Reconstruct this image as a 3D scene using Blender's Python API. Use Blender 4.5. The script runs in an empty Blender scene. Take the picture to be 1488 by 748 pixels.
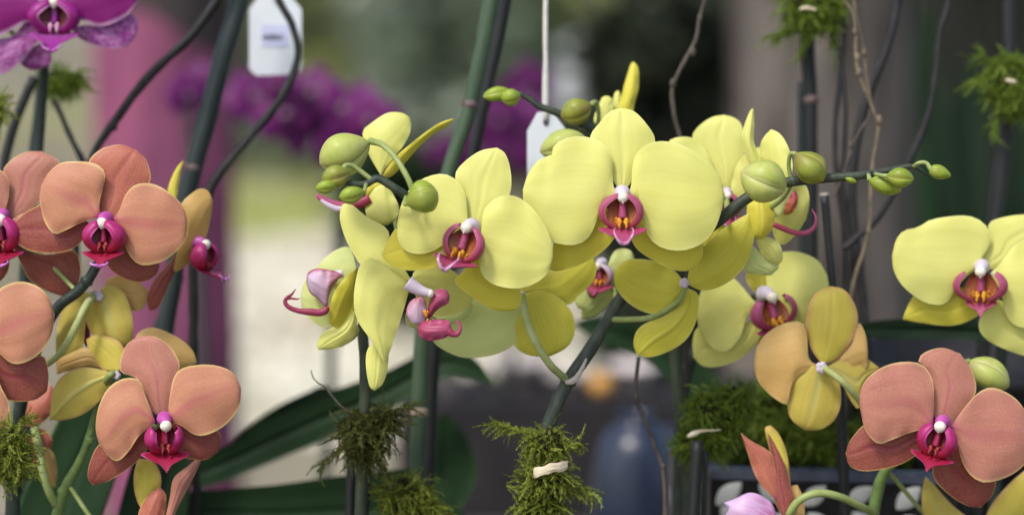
import bpy, bmesh, math, random
from mathutils import Vector, Matrix, noise
random.seed(7)
SC = bpy.context.scene
COL = SC.collection
R = math.radians
# ------------------------------------------------------------------ camera
PITCH = R(-8.0); FOC = 85.0; SW = 36.0
CAMP = Vector((0, 0, 1.35))
RT = Vector((1, 0, 0)); FW = Vector((0, math.cos(PITCH), math.sin(PITCH))); UP = Vector((0, -math.sin(PITCH), math.cos(PITCH)))
K = SW / FOC / 1488.0                      # metres per photo pixel per metre of distance
def W(px, py, d):
    return CAMP + RT * ((px - 744) * K * d) + UP * (-(py - 374) * K * d) + FW * d
def CV(v):                                 # camera-frame vector (right, up, towards viewer) to world
    return RT * v[0] + UP * v[1] - FW * v[2]
cam = bpy.data.cameras.new('Camera'); camo = bpy.data.objects.new('Camera', cam); COL.objects.link(camo)
camo.location = CAMP; camo.rotation_euler = (R(90) + PITCH, 0, 0)
cam.lens = FOC; cam.sensor_width = SW; cam.clip_start = 0.02; cam.clip_end = 500
cam.dof.use_dof = True; cam.dof.focus_distance = 1.195; cam.dof.aperture_fstop = 3.3; cam.dof.aperture_blades = 0
SC.camera = camo
BENCH = 0.85                               # height of the bench top

# ------------------------------------------------------------------ materials
def new_mat(name):
    m = bpy.data.materials.new(name); m.use_nodes = True
    nt = m.node_tree; nt.nodes.clear()
    return m, nt, nt.nodes, nt.links
class G:
    """tiny node helper"""
    def __init__(s, name):
        s.m, s.nt, s.n, s.l = new_mat(name)
        s.out = s.n.new('ShaderNodeOutputMaterial')
    def node(s, t, **kw):
        n = s.n.new(t)
        for k, v in kw.items(): setattr(n, k, v)
        return n
    def put(s, sock, v):
        if hasattr(v, 'is_output') or isinstance(v, bpy.types.NodeSocket): s.l.new(v, sock)
        else:
            if isinstance(v, (tuple, list)) and len(v) == 3 and sock.type == 'RGBA': v = (*v, 1)
            sock.default_value = v
    def math(s, op, a, b=0.0, c=0.0):
        n = s.node('ShaderNodeMath', operation=op)
        for i, v in enumerate((a, b, c)): s.put(n.inputs[i], v)
        return n.outputs[0]
    def mix(s, f, a, b):
        n = s.node('ShaderNodeMix', data_type='RGBA')
        s.put(n.inputs[0], f); s.put(n.inputs[6], a); s.put(n.inputs[7], b)
        return n.outputs[2]
    def ramp(s, v, lo, hi):
        n = s.node('ShaderNodeMapRange', interpolation_type='SMOOTHSTEP')
        s.put(n.inputs[0], v); n.inputs[1].default_value = lo; n.inputs[2].default_value = hi
        return n.outputs[0]
    def noise(s, vec, scale, detail=3.0, rough=0.55):
        n = s.node('ShaderNodeTexNoise')
        if vec is not None: s.put(n.inputs['Vector'], vec)
        n.inputs['Scale'].default_value = scale; n.inputs['Detail'].default_value = detail; n.inputs['Roughness'].default_value = rough
        return n.outputs[0]
    def coord(s, which='Object', scale=(1, 1, 1)):
        t = s.node('ShaderNodeTexCoord'); mp = s.node('ShaderNodeMapping')
        s.l.new(t.outputs[which], mp.inputs[0]); mp.inputs[3].default_value = scale
        return mp.outputs[0]
    def uv(s):
        t = s.node('ShaderNodeTexCoord'); sp = s.node('ShaderNodeSeparateXYZ'); s.l.new(t.outputs['UV'], sp.inputs[0])
        return t.outputs['UV'], sp.outputs[0], sp.outputs[1]
    def principled(s, col, rough=0.5, spec=0.4, bump=None, bdist=0.001, bstr=0.5, trans=0.0, tcol=None, **kw):
        p = s.node('ShaderNodeBsdfPrincipled')
        s.put(p.inputs['Base Color'], col); s.put(p.inputs['Roughness'], rough); p.inputs['Specular IOR Level'].default_value = spec
        for k, v in kw.items(): s.put(p.inputs[k.replace('_', ' ')], v)
        if bump is not None:
            b = s.node('ShaderNodeBump'); s.put(b.inputs['Height'], bump); b.inputs['Distance'].default_value = bdist; b.inputs['Strength'].default_value = bstr
            s.l.new(b.outputs[0], p.inputs['Normal'])
        o = p.outputs[0]
        if trans > 0:
            t = s.node('ShaderNodeBsdfTranslucent'); s.put(t.inputs[0], tcol if tcol is not None else col)
            mx = s.node('ShaderNodeMixShader'); mx.inputs[0].default_value = trans
            s.l.new(o, mx.inputs[1]); s.l.new(t.outputs[0], mx.inputs[2]); o = mx.outputs[0]
        s.l.new(o, s.out.inputs[0])
        return s.m

def petal_mat(name, c1, c2, base, edge, vein=0.35, mottle=0.3, base_w=0.25, edge_a=0.86, rough=0.48, trans=0.35, grain=900, mid=None, midw=0.0, base_amt=1.0, spec=0.38, sheen=0.05):
    g = G(name)
    uvv, u, v = g.uv()
    mp = g.node('ShaderNodeMapping'); g.l.new(uvv, mp.inputs[0]); mp.inputs[3].default_value = (1.6, 30, 1)
    oi = g.node('ShaderNodeObjectInfo')
    ad = g.node('ShaderNodeVectorMath', operation='ADD'); g.l.new(mp.outputs[0], ad.inputs[0])
    cx = g.node('ShaderNodeCombineXYZ'); g.l.new(g.math('MULTIPLY', oi.outputs['Random'], 50.0), cx.inputs[2]); g.l.new(cx.outputs[0], ad.inputs[1])
    vn = g.noise(ad.outputs[0], 1.0, 3.0, 0.6)
    vf = g.ramp(vn, 0.42, 0.66)
    oc = g.coord('Object')
    mn = g.noise(oc, grain, 3.0, 0.6)
    big = g.noise(oc, 45, 2.0, 0.5)
    mp2 = g.node('ShaderNodeMapping'); g.l.new(uvv, mp2.inputs[0]); mp2.inputs[3].default_value = (5, 95, 1)
    fv = g.ramp(g.noise(mp2.outputs[0], 1.0, 2.0, 0.5), 0.40, 0.62)
    vf = g.math('ADD', g.math('MULTIPLY', vf, 0.7), g.math('MULTIPLY', fv, 0.45))
    f = g.math('ADD', g.math('MULTIPLY', vf, vein), g.math('MULTIPLY', g.ramp(mn, 0.35, 0.65), mottle))
    f = g.math('ADD', f, g.math('MULTIPLY', g.ramp(big, 0.3, 0.7), 0.22))
    f = g.math('MINIMUM', f, 1.0)
    col = g.mix(f, c1, c2)
    ev = g.math('ABSOLUTE', g.math('SUBTRACT', g.math('MULTIPLY', v, 2.0), 1.0))
    if mid is not None:
        mf = g.math('MULTIPLY', g.math('SUBTRACT', 1.0, g.ramp(ev, 0.03, 0.24)), g.ramp(u, 1.0, 0.2))
        col = g.mix(g.math('MULTIPLY', mf, midw), col, mid)
    e = g.math('MAXIMUM', ev, u)
    e = g.math('ADD', e, g.math('MULTIPLY', g.math('SUBTRACT', mn, 0.5), 0.10))
    col = g.mix(g.ramp(e, edge_a, 1.0), col, edge)
    bf = g.ramp(g.math('ADD', u, g.math('MULTIPLY', g.math('SUBTRACT', vn, 0.5), 0.14)), base_w, 0.02)
    col = g.mix(g.math('MULTIPLY', bf, base_amt), col, base)
    h = g.math('ADD', vn, g.math('MULTIPLY', mn, 0.5))
    return g.principled(col, rough, spec, h, 0.0004, 0.25, trans, col, Sheen_Weight=sheen)

def simple_mat(name, c1, c2=None, scale=200, rough=0.5, spec=0.4, bump=0.0, trans=0.0, stretch=(1, 1, 1), lo=0.35, hi=0.65, bdist=0.001, **kw):
    g = G(name)
    if c2 is None: c2 = tuple(x * 0.75 for x in c1)
    n = g.noise(g.coord('Object', stretch), scale, 4.0, 0.6)
    col = g.mix(g.ramp(n, lo, hi), c1, c2)
    return g.principled(col, rough, spec, n if bump else None, bdist, bump, trans, None, **kw)

M = {}
# yellow orchids
M['yel']   = petal_mat('yellow_petal', (0.82, 0.82, 0.26), (0.76, 0.745, 0.15), (0.76, 0.72, 0.62), (0.83, 0.84, 0.30), 0.30, 0.12, 0.10, 0.92, trans=0.20, base_amt=0.8)
M['yels']  = petal_mat('yellow_sepal', (0.82, 0.75, 0.10), (0.74, 0.64, 0.06), (0.56, 0.44, 0.11), (0.79, 0.75, 0.20), 0.2, 0.12, 0.22, 0.92, trans=0.30, base_amt=0.8)
M['yelb']  = petal_mat('yellow_petal_back', (0.79, 0.745, 0.11), (0.66, 0.58, 0.05), (0.72, 0.72, 0.44), (0.74, 0.72, 0.24), 0.46, 0.14, 0.10, 0.92, trans=0.32)
M['pale']  = petal_mat('pale_yellow_petal', (0.68, 0.75, 0.29), (0.62, 0.68, 0.22), (0.74, 0.68, 0.52), (0.72, 0.72, 0.34), 0.2, 0.10, 0.18, 0.90, trans=0.18)
# peach orchids
M['pea']   = petal_mat('peach_petal', (0.62, 0.305, 0.16), (0.54, 0.21, 0.14), (0.52, 0.06, 0.18), (0.74, 0.52, 0.22), 0.30, 0.48, 0.17, 0.90, trans=0.16, mid=(0.52, 0.11, 0.15), midw=0.55, grain=1100)
M['peas']  = petal_mat('peach_sepal', (0.38, 0.13, 0.075), (0.27, 0.048, 0.052), (0.30, 0.03, 0.06), (0.66, 0.42, 0.13), 0.35, 0.55, 0.15, 0.93, trans=0.16, mid=(0.32, 0.03, 0.07), midw=0.5, grain=1100)
M['pead']  = petal_mat('peach_dorsal_sepal', (0.58, 0.215, 0.115), (0.46, 0.115, 0.095), (0.50, 0.05, 0.20), (0.70, 0.45, 0.20), 0.45, 0.45, 0.17, 0.92, trans=0.16, grain=1100)
M['pink']  = petal_mat('rosy_petal', (0.56, 0.26, 0.165), (0.48, 0.17, 0.14), (0.47, 0.05, 0.21), (0.70, 0.47, 0.22), 0.30, 0.50, 0.17, 0.92, trans=0.16, mid=(0.46, 0.10, 0.14), midw=0.4, grain=1100)
M['peab']  = petal_mat('peach_petal_back', (0.67, 0.56, 0.12), (0.58, 0.45, 0.07), (0.60, 0.60, 0.40), (0.60, 0.40, 0.15), 0.45, 0.25, 0.08, 0.86, trans=0.18, mid=(0.58, 0.60, 0.22), midw=0.6)
M['peab2'] = petal_mat('apricot_petal_back', (0.70, 0.47, 0.15), (0.63, 0.37, 0.12), (0.60, 0.50, 0.25), (0.66, 0.48, 0.18), 0.40, 0.25, 0.10, 0.88, trans=0.18)
M['peab3'] = petal_mat('apricot_sepal_back', (0.68, 0.57, 0.09), (0.60, 0.50, 0.06), (0.60, 0.45, 0.15), (0.62, 0.38, 0.13), 0.6, 0.2, 0.10, 0.70, trans=0.18)
# purple orchids
M['pur']   = petal_mat('purple_petal', (0.30, 0.008, 0.20), (0.22, 0.004, 0.16), (0.25, 0.005, 0.12), (0.66, 0.38, 0.62), 0.4, 0.3, 0.15, 0.84, trans=0.25)
M['purs']  = petal_mat('purple_spotted_sepal', (0.68, 0.34, 0.64), (0.34, 0.02, 0.28), (0.35, 0.02, 0.25), (0.64, 0.34, 0.62), 0.45, 0.6, 0.15, 0.84, trans=0.25, grain=380)
M['purb']  = petal_mat('far_purple_petal', (0.19, 0.013, 0.16), (0.13, 0.008, 0.11), (0.09, 0.003, 0.08), (0.20, 0.03, 0.24), 0.4, 0.3, 0.3, 0.9, trans=0.3)
# lips
def lip_mat(name, base, tip, edge, vein):
    g = G(name); uvv, u, v = g.uv()
    mp = g.node('ShaderNodeMapping'); g.l.new(uvv, mp.inputs[0]); mp.inputs[3].default_value = (2, 9, 1)
    n = g.noise(mp.outputs[0], 2.6, 3.0)
    col = g.mix(g.ramp(u, 0.0, 0.9), base, tip)
    col = g.mix(g.math('MULTIPLY', g.ramp(n, 0.46, 0.60), 0.75), col, vein)
    ev = g.math('ABSOLUTE', g.math('SUBTRACT', g.math('MULTIPLY', v, 2.0), 1.0))
    col = g.mix(g.math('MULTIPLY', g.ramp(ev, 0.8, 1.0), 0.8), col, edge)
    return g.principled(col, 0.38, 0.45, n, 0.0005, 0.3, 0.15, col)
M['lobe']  = lip_mat('side_lobe_pink', (0.44, 0.06, 0.09), (0.50, 0.11, 0.23), (0.54, 0.17, 0.15), (0.40, 0.05, 0.14))
M['lobei'] = lip_mat('side_lobe_inner', (0.58, 0.26, 0.03), (0.40, 0.05, 0.08), (0.50, 0.12, 0.18), (0.24, 0.01, 0.02))
M['lobew'] = lip_mat('side_lobe_white_outer', (0.46, 0.08, 0.10), (0.66, 0.54, 0.68), (0.45, 0.05, 0.14), (0.60, 0.42, 0.58))
M['mid']   = lip_mat('mid_lobe_pink', (0.42, 0.055, 0.13), (0.48, 0.10, 0.22), (0.44, 0.06, 0.15), (0.38, 0.04, 0.11))
M['plobe'] = lip_mat('side_lobe_crimson', (0.46, 0.015, 0.03), (0.48, 0.03, 0.24), (0.52, 0.04, 0.30), (0.38, 0.01, 0.04))
M['plobei']= lip_mat('side_lobe_crimson_inner', (0.36, 0.03, 0.02), (0.24, 0.008, 0.03), (0.42, 0.03, 0.10), (0.16, 0.0, 0.01))
M['pmid']  = lip_mat('mid_lobe_crimson', (0.36, 0.012, 0.035), (0.40, 0.02, 0.08), (0.42, 0.05, 0.22), (0.30, 0.01, 0.04))
M['ulobe'] = lip_mat('side_lobe_purple', (0.34, 0.01, 0.20), (0.36, 0.02, 0.26), (0.52, 0.22, 0.44), (0.26, 0.01, 0.14))
M['ulobei']= lip_mat('side_lobe_purple_inner', (0.45, 0.30, 0.40), (0.06, 0.003, 0.02), (0.25, 0.02, 0.12), (0.03, 0.0, 0.01))
M['umid']  = lip_mat('mid_lobe_purple', (0.38, 0.12, 0.34), (0.32, 0.015, 0.30), (0.40, 0.05, 0.36), (0.30, 0.02, 0.24))
M['lilac'] = lip_mat('lilac_lip', (0.50, 0.06, 0.26), (0.74, 0.56, 0.80), (0.66, 0.40, 0.70), (0.70, 0.50, 0.76))
M['throat']= lip_mat('lip_throat', (0.62, 0.30, 0.05), (0.20, 0.07, 0.02), (0.34, 0.03, 0.07), (0.42, 0.03, 0.05))
M['pthroat']= lip_mat('crimson_throat', (0.46, 0.07, 0.04), (0.14, 0.006, 0.02), (0.30, 0.01, 0.05), (0.26, 0.008, 0.02))
M['tend']  = simple_mat('tendril_pink', (0.60, 0.22, 0.42), (0.66, 0.42, 0.58), 300, 0.45)
M['dtend'] = simple_mat('tendril_dark_pink', (0.22, 0.016, 0.04), (0.30, 0.035, 0.09), 200, 0.45)
M['vtend'] = simple_mat('tendril_violet', (0.46, 0.08, 0.42), (0.60, 0.26, 0.58), 300, 0.45)
M['colm']  = simple_mat('column_white', (0.76, 0.70, 0.76), (0.70, 0.58, 0.72), 160, 0.45, trans=0.15)
M['pcol']  = simple_mat('column_magenta', (0.52, 0.12, 0.42), (0.44, 0.06, 0.32), 160, 0.45)
M['cap']   = simple_mat('anther_cap', (0.84, 0.80, 0.72), (0.78, 0.70, 0.56), 200, 0.4)
M['call']  = simple_mat('callus_yellow', (0.72, 0.40, 0.03), (0.60, 0.16, 0.02), 900, 0.45)
# green parts
M['stem']  = simple_mat('stem_green', (0.060, 0.075, 0.046), (0.034, 0.045, 0.034), 260, 0.5, 0.4, 0.25, stretch=(1, 1, 0.25))
M['stem2'] = simple_mat('stem_bright', (0.20, 0.30, 0.09), (0.13, 0.20, 0.06), 160, 0.45, 0.4)
M['stemd'] = simple_mat('stem_dark', (0.036, 0.052, 0.040), (0.020, 0.030, 0.027), 260, 0.5, 0.4, 0.2)
M['pedi']  = simple_mat('pedicel_green', (0.40, 0.47, 0.17), (0.30, 0.38, 0.11), 120, 0.45, 0.4, trans=0.15)
M['pedy']  = simple_mat('pedicel_pale', (0.52, 0.56, 0.24), (0.40, 0.46, 0.15), 120, 0.45, 0.4, trans=0.15)
def bud_mat(name, a, b, rib, blush):
    g = G(name); uvv, u, v = g.uv()
    n = g.noise(g.coord('Object'), 140, 3.0)
    col = g.mix(g.ramp(n, 0.35, 0.65), a, b)
    s = g.math('ABSOLUTE', g.math('SINE', g.math('MULTIPLY', v, 9.4248)))
    col = g.mix(g.math('MULTIPLY', g.ramp(s, 0.42, 0.12), 0.75), col, rib)
    col = g.mix(g.math('MULTIPLY', g.ramp(s, 0.11, 0.02), 0.75), col, tuple(x * .42 for x in a))
    st = g.noise(g.coord('UV', (2, 40, 1)), 1.0, 2.0)
    col = g.mix(g.math('MULTIPLY', g.ramp(st, 0.45, 0.65), 0.30), col, b)
    b2 = g.noise(g.coord('Object'), 60, 2.0)
    col = g.mix(g.math('MULTIPLY', g.ramp(b2, 0.5, 0.7), 0.55), col, blush)
    col = g.mix(g.math('MULTIPLY', g.ramp(u, 0.85, 1.0), 0.5), col, blush)
    return g.principled(col, 0.42, 0.4, n, 0.0005, 0.3, 0.15, col)
M['bud']   = bud_mat('bud_green', (0.36, 0.47, 0.05), (0.23, 0.34, 0.028), (0.50, 0.54, 0.11), (0.38, 0.36, 0.09))
M['budp']  = bud_mat('bud_pale', (0.56, 0.60, 0.17), (0.46, 0.53, 0.11), (0.66, 0.66, 0.25), (0.52, 0.44, 0.24))
M['budo']  = bud_mat('bud_olive', (0.34, 0.37, 0.06), (0.24, 0.28, 0.035), (0.44, 0.42, 0.10), (0.36, 0.20, 0.08))
M['leaf']  = petal_mat('leaf_green', (0.026, 0.058, 0.024), (0.018, 0.044, 0.018), (0.04, 0.09, 0.03), (0.05, 0.10, 0.035), 0.3, 0.2, 0.1, 0.95, rough=0.38, trans=0.12, mid=(0.02, 0.05, 0.02), midw=0.6, spec=0.12, sheen=0.0)
M['leafd'] = petal_mat('leaf_dark', (0.022, 0.042, 0.022), (0.012, 0.026, 0.014), (0.03, 0.06, 0.03), (0.03, 0.06, 0.03), 0.3, 0.2, 0.1, 0.95, rough=0.5, trans=0.1, spec=0.10, sheen=0.0)
# stakes, twigs and the rest
M['stakeg'] = simple_mat('stake_teal', (0.028, 0.042, 0.040), (0.015, 0.024, 0.023), 90, 0.45, 0.4, 0.2, stretch=(1, 1, 0.12))
M['stakel'] = simple_mat('stake_green', (0.065, 0.11, 0.058), (0.042, 0.075, 0.042), 90, 0.45, 0.4, 0.2, stretch=(1, 1, 0.12))
M['staked'] = simple_mat('stake_dark', (0.020, 0.022, 0.021), (0.011, 0.012, 0.013), 120, 0.5, 0.4, 0.3, stretch=(1, 1, 0.12))
M['node']   = simple_mat('stake_node', (0.16, 0.11, 0.10), (0.10, 0.06, 0.075), 300, 0.6)
M['nodel']  = simple_mat('stake_node_pale', (0.42, 0.33, 0.24), (0.30, 0.22, 0.15), 300, 0.6)
M['twigd']  = simple_mat('twig_black', (0.012, 0.012, 0.013), (0.026, 0.024, 0.024), 300, 0.55, 0.4, 0.5, stretch=(1, 1, 0.3))
M['twigb']  = simple_mat('twig_brown', (0.065, 0.052, 0.044), (0.12, 0.098, 0.078), 350, 0.65, 0.3, 0.6, stretch=(1, 1, 0.3))
M['twigt']  = simple_mat('twig_tan', (0.24, 0.19, 0.12), (0.14, 0.11, 0.075), 350, 0.65, 0.3, 0.5, stretch=(1, 1, 0.3))
M['cut']    = simple_mat('cut_end', (0.50, 0.46, 0.40), (0.38, 0.34, 0.30), 500, 0.7)
M['tag']    = simple_mat('tag_card', (0.74, 0.79, 0.82), (0.70, 0.75, 0.79), 60, 0.6)
M['sticker']= simple_mat('tag_sticker', (0.60, 0.64, 0.84), (0.56, 0.60, 0.80), 60, 0.6)
M['ink']    = simple_mat('tag_ink', (0.16, 0.16, 0.20), (0.12, 0.12, 0.15), 60, 0.6)
M['hole']   = simple_mat('tag_eyelet', (0.22, 0.16, 0.20), (0.16, 0.12, 0.15), 60, 0.6)
M['string'] = simple_mat('string_white', (0.76, 0.74, 0.68), (0.62, 0.60, 0.55), 900, 0.8, 0.2, 0.6)
M['raffia'] = simple_mat('raffia_cream', (0.74, 0.66, 0.48), (0.60, 0.50, 0.34), 260, 0.7, 0.2, 0.5, stretch=(0.4, 1, 1.6))
def moss_mat(name, cols):
    g = G(name); geo = g.node('ShaderNodeNewGeometry')
    cr = g.node('ShaderNodeValToRGB'); g.l.new(geo.outputs['Random Per Island'], cr.inputs[0])
    e = cr.color_ramp.elements
    e[0].position = 0; e[0].color = (*cols[0], 1); e[1].position = 1; e[1].color = (*cols[-1], 1)
    for i, c in enumerate(cols[1:-1]):
        x = e.new((i + 1) / (len(cols) - 1)); x.color = (*c, 1)
    return g.principled(cr.outputs[0], 0.6, 0.25, trans=0.3, tcol=cr.outputs[0])
M['moss']  = moss_mat('moss_green', [(0.06, 0.07, 0.014), (0.17, 0.23, 0.025), (0.28, 0.35, 0.04), (0.16, 0.16, 0.03), (0.36, 0.42, 0.06), (0.10, 0.08, 0.025)])
M['mossb'] = moss_mat('moss_bright', [(0.07, 0.11, 0.014), (0.19, 0.30, 0.03), (0.11, 0.17, 0.018), (0.28, 0.39, 0.05), (0.13, 0.13, 0.03)])
M['mosso'] = moss_mat('moss_olive', [(0.03, 0.03, 0.010), (0.085, 0.095, 0.018), (0.055, 0.06, 0.014), (0.15, 0.17, 0.03), (0.06, 0.05, 0.016)])
M['mossd'] = moss_mat('moss_deep', [(0.035, 0.07, 0.012), (0.09, 0.15, 0.02), (0.055, 0.10, 0.014), (0.14, 0.20, 0.03)])
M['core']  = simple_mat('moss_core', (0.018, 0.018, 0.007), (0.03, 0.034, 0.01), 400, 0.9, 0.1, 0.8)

# ------------------------------------------------------------------ mesh helpers
def add_obj(name, verts, faces, mats, parent=None, fm=None, uvs=None, smooth=True, origin=None):
    me = bpy.data.meshes.new(name)
    if origin is None: origin = parent.get('_o', (0, 0, 0)) if parent is not None else (0, 0, 0)
    origin = Vector(origin)
    me.from_pydata([tuple(Vector(v) - origin) for v in verts], [], faces)
    for m in (mats if isinstance(mats, (list, tuple)) else [mats]): me.materials.append(m)
    if fm: me.polygons.foreach_set('material_index', fm)
    if uvs:
        ul = me.uv_layers.new(name='UVMap')
        for p in me.polygons:
            for li in p.loop_indices: ul.data[li].uv = uvs[me.loops[li].vertex_index]
    if smooth: me.polygons.foreach_set('use_smooth', [True] * len(me.polygons))
    me.update()
    o = bpy.data.objects.new(name, me); COL.objects.link(o)
    if parent is not None:
        o.parent = parent
        po = Vector(parent.get('_o', (0, 0, 0)))
        o.location = origin - po
    else:
        o.location = origin
    o['_o'] = tuple(origin)
    return o
def tag(o, label=None, cat=None, group=None, kind=None):
    if label: o['label'] = label
    if cat: o['category'] = cat
    if group: o['group'] = group
    if kind: o['kind'] = kind
    return o
def thing(name, loc, label, cat, group=None):
    o = bpy.data.objects.new(name, None); COL.objects.link(o)
    o.empty_display_size = 0.02; o.location = loc; o['_o'] = tuple(loc)
    return tag(o, label, cat, group)

def spline(pts, n):
    """Catmull-Rom through tuples, resampled to n points evenly by length."""
    P = [Vector(p) for p in pts]
    if len(P) == 2: return [P[0].lerp(P[1], i / (n - 1)) for i in range(n)]
    Q = [P[0] * 2 - P[1]] + P + [P[-1] * 2 - P[-2]]
    out = []
    for i in range(1, len(Q) - 2):
        a, b, c, d = Q[i - 1], Q[i], Q[i + 1], Q[i + 2]
        for k in range(14):
            t = k / 14
            out.append(0.5 * ((2 * b) + (c - a) * t + (2 * a - 5 * b + 4 * c - d) * t * t + (3 * b - a - 3 * c + d) * t ** 3))
    out.append(P[-1])
    L = [0]
    for i in range(1, len(out)): L.append(L[-1] + (out[i] - out[i - 1]).length)
    res = []; j = 0
    for i in range(n):
        s = L[-1] * i / (n - 1)
        while j < len(L) - 2 and L[j + 1] < s: j += 1
        d = L[j + 1] - L[j]
        res.append(out[j].lerp(out[j + 1], 0 if d < 1e-12 else (s - L[j]) / d))
    return res

class MB:
    def __init__(s): s.v = []; s.f = []; s.m = []; s.uv = []
    def grid(s, rows, mi=0, uvf=None, closed=False):
        b = len(s.v); nr = len(rows); nc = len(rows[0])
        for i, r in enumerate(rows):
            for j, p in enumerate(r):
                s.v.append(tuple(p)); s.uv.append((i / (nr - 1), j / (nc if closed else nc - 1)))
        for i in range(nr - 1):
            for j in range(nc if closed else nc - 1):
                k = (j + 1) % nc
                s.f.append((b + i * nc + j, b + i * nc + k, b + (i + 1) * nc + k, b + (i + 1) * nc + j)); s.m.append(mi)
        return b
    def cap(s, b, i, nc, mi=0, rev=False):
        f = [b + i * nc + j for j in range(nc)]
        s.f.append(tuple(reversed(f)) if rev else tuple(f)); s.m.append(mi)
    def tube(s, pts, radii, mi=0, seg=10, n=None, wob=0.0, flat=1.0):
        """pts world positions; radii at the control points (metres)"""
        n = n or max(6, len(pts) * 7)
        C = spline([(*p, r) for p, r in zip(pts, radii)], n) if False else None
        P = [Vector(p) for p in pts]
        Q = spline([tuple(p) for p in P], n)
        # radii by length along control polygon
        L = [0]
        for i in range(1, len(P)): L.append(L[-1] + (P[i] - P[i - 1]).length)
        rows = []; prev = None
        for i, q in enumerate(Q):
            t = (Q[min(i + 1, n - 1)] - Q[max(i - 1, 0)]).normalized()
            if prev is None:
                a = Vector((0, 1, 0)) if abs(t.y) < 0.9 else Vector((1, 0, 0))
                x = (a - t * a.dot(t)).normalized()
            else: x = (prev - t * prev.dot(t)).normalized()
            prev = x; y = t.cross(x)
            s0 = L[-1] * i / (n - 1); k = 0
            while k < len(L) - 2 and L[k + 1] < s0: k += 1
            r = radii[k] + (radii[k + 1] - radii[k]) * (0 if L[k + 1] == L[k] else min(1, (s0 - L[k]) / (L[k + 1] - L[k])))
            row = []
            for j in range(seg):
                a = 2 * math.pi * j / seg
                rr = r * (1 + (wob * noise.noise(Vector((q.x * 90 + math.cos(a), q.y * 90, q.z * 90 + math.sin(a)))) if wob else 0))
                row.append(q + x * math.cos(a) * rr + y * math.sin(a) * rr * flat)
            rows.append(row)
        b = s.grid(rows, mi, closed=True)
        s.cap(b, 0, seg, mi, True); s.cap(b, n - 1, seg, mi)
        return Q
    def ball(s, c, r, mi=0, sc=(1, 1, 1), nu=10, nv=14, fn=None):
        rows = []
        for i in range(nu + 1):
            th = math.pi * i / nu
            rows.append([Vector(c) + Vector((sc[0] * r * math.sin(th) * math.cos(2 * math.pi * j / nv), sc[1] * r * math.sin(th) * math.sin(2 * math.pi * j / nv), sc[2] * r * math.cos(th))) for j in range(nv)])
        s.grid(rows, mi, closed=True)
    def box(s, lo, hi, mi=0):
        b = len(s.v); lo = Vector(lo); hi = Vector(hi)
        for z in (lo.z, hi.z):
            for x, y in ((lo.x, lo.y), (hi.x, lo.y), (hi.x, hi.y), (lo.x, hi.y)): s.v.append((x, y, z)); s.uv.append((0, 0))
        for f in ((3, 2, 1, 0), (4, 5, 6, 7), (0, 1, 5, 4), (1, 2, 6, 5), (2, 3, 7, 6), (3, 0, 4, 7)):
            s.f.append(tuple(b + i for i in f)); s.m.append(mi)
    def build(s, name, mats, parent=None, smooth=True, origin=None, xf=None):
        v = [xf(Vector(p)) for p in s.v] if xf else s.v
        return add_obj(name, v, s.f, mats, parent, s.m, s.uv, smooth, origin)

def Z(zone, pts): return [(zone[0] + x / zone[2], zone[1] + y / zone[2]) for x, y in pts]
def px_m(n, d): return n * K * d

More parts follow.
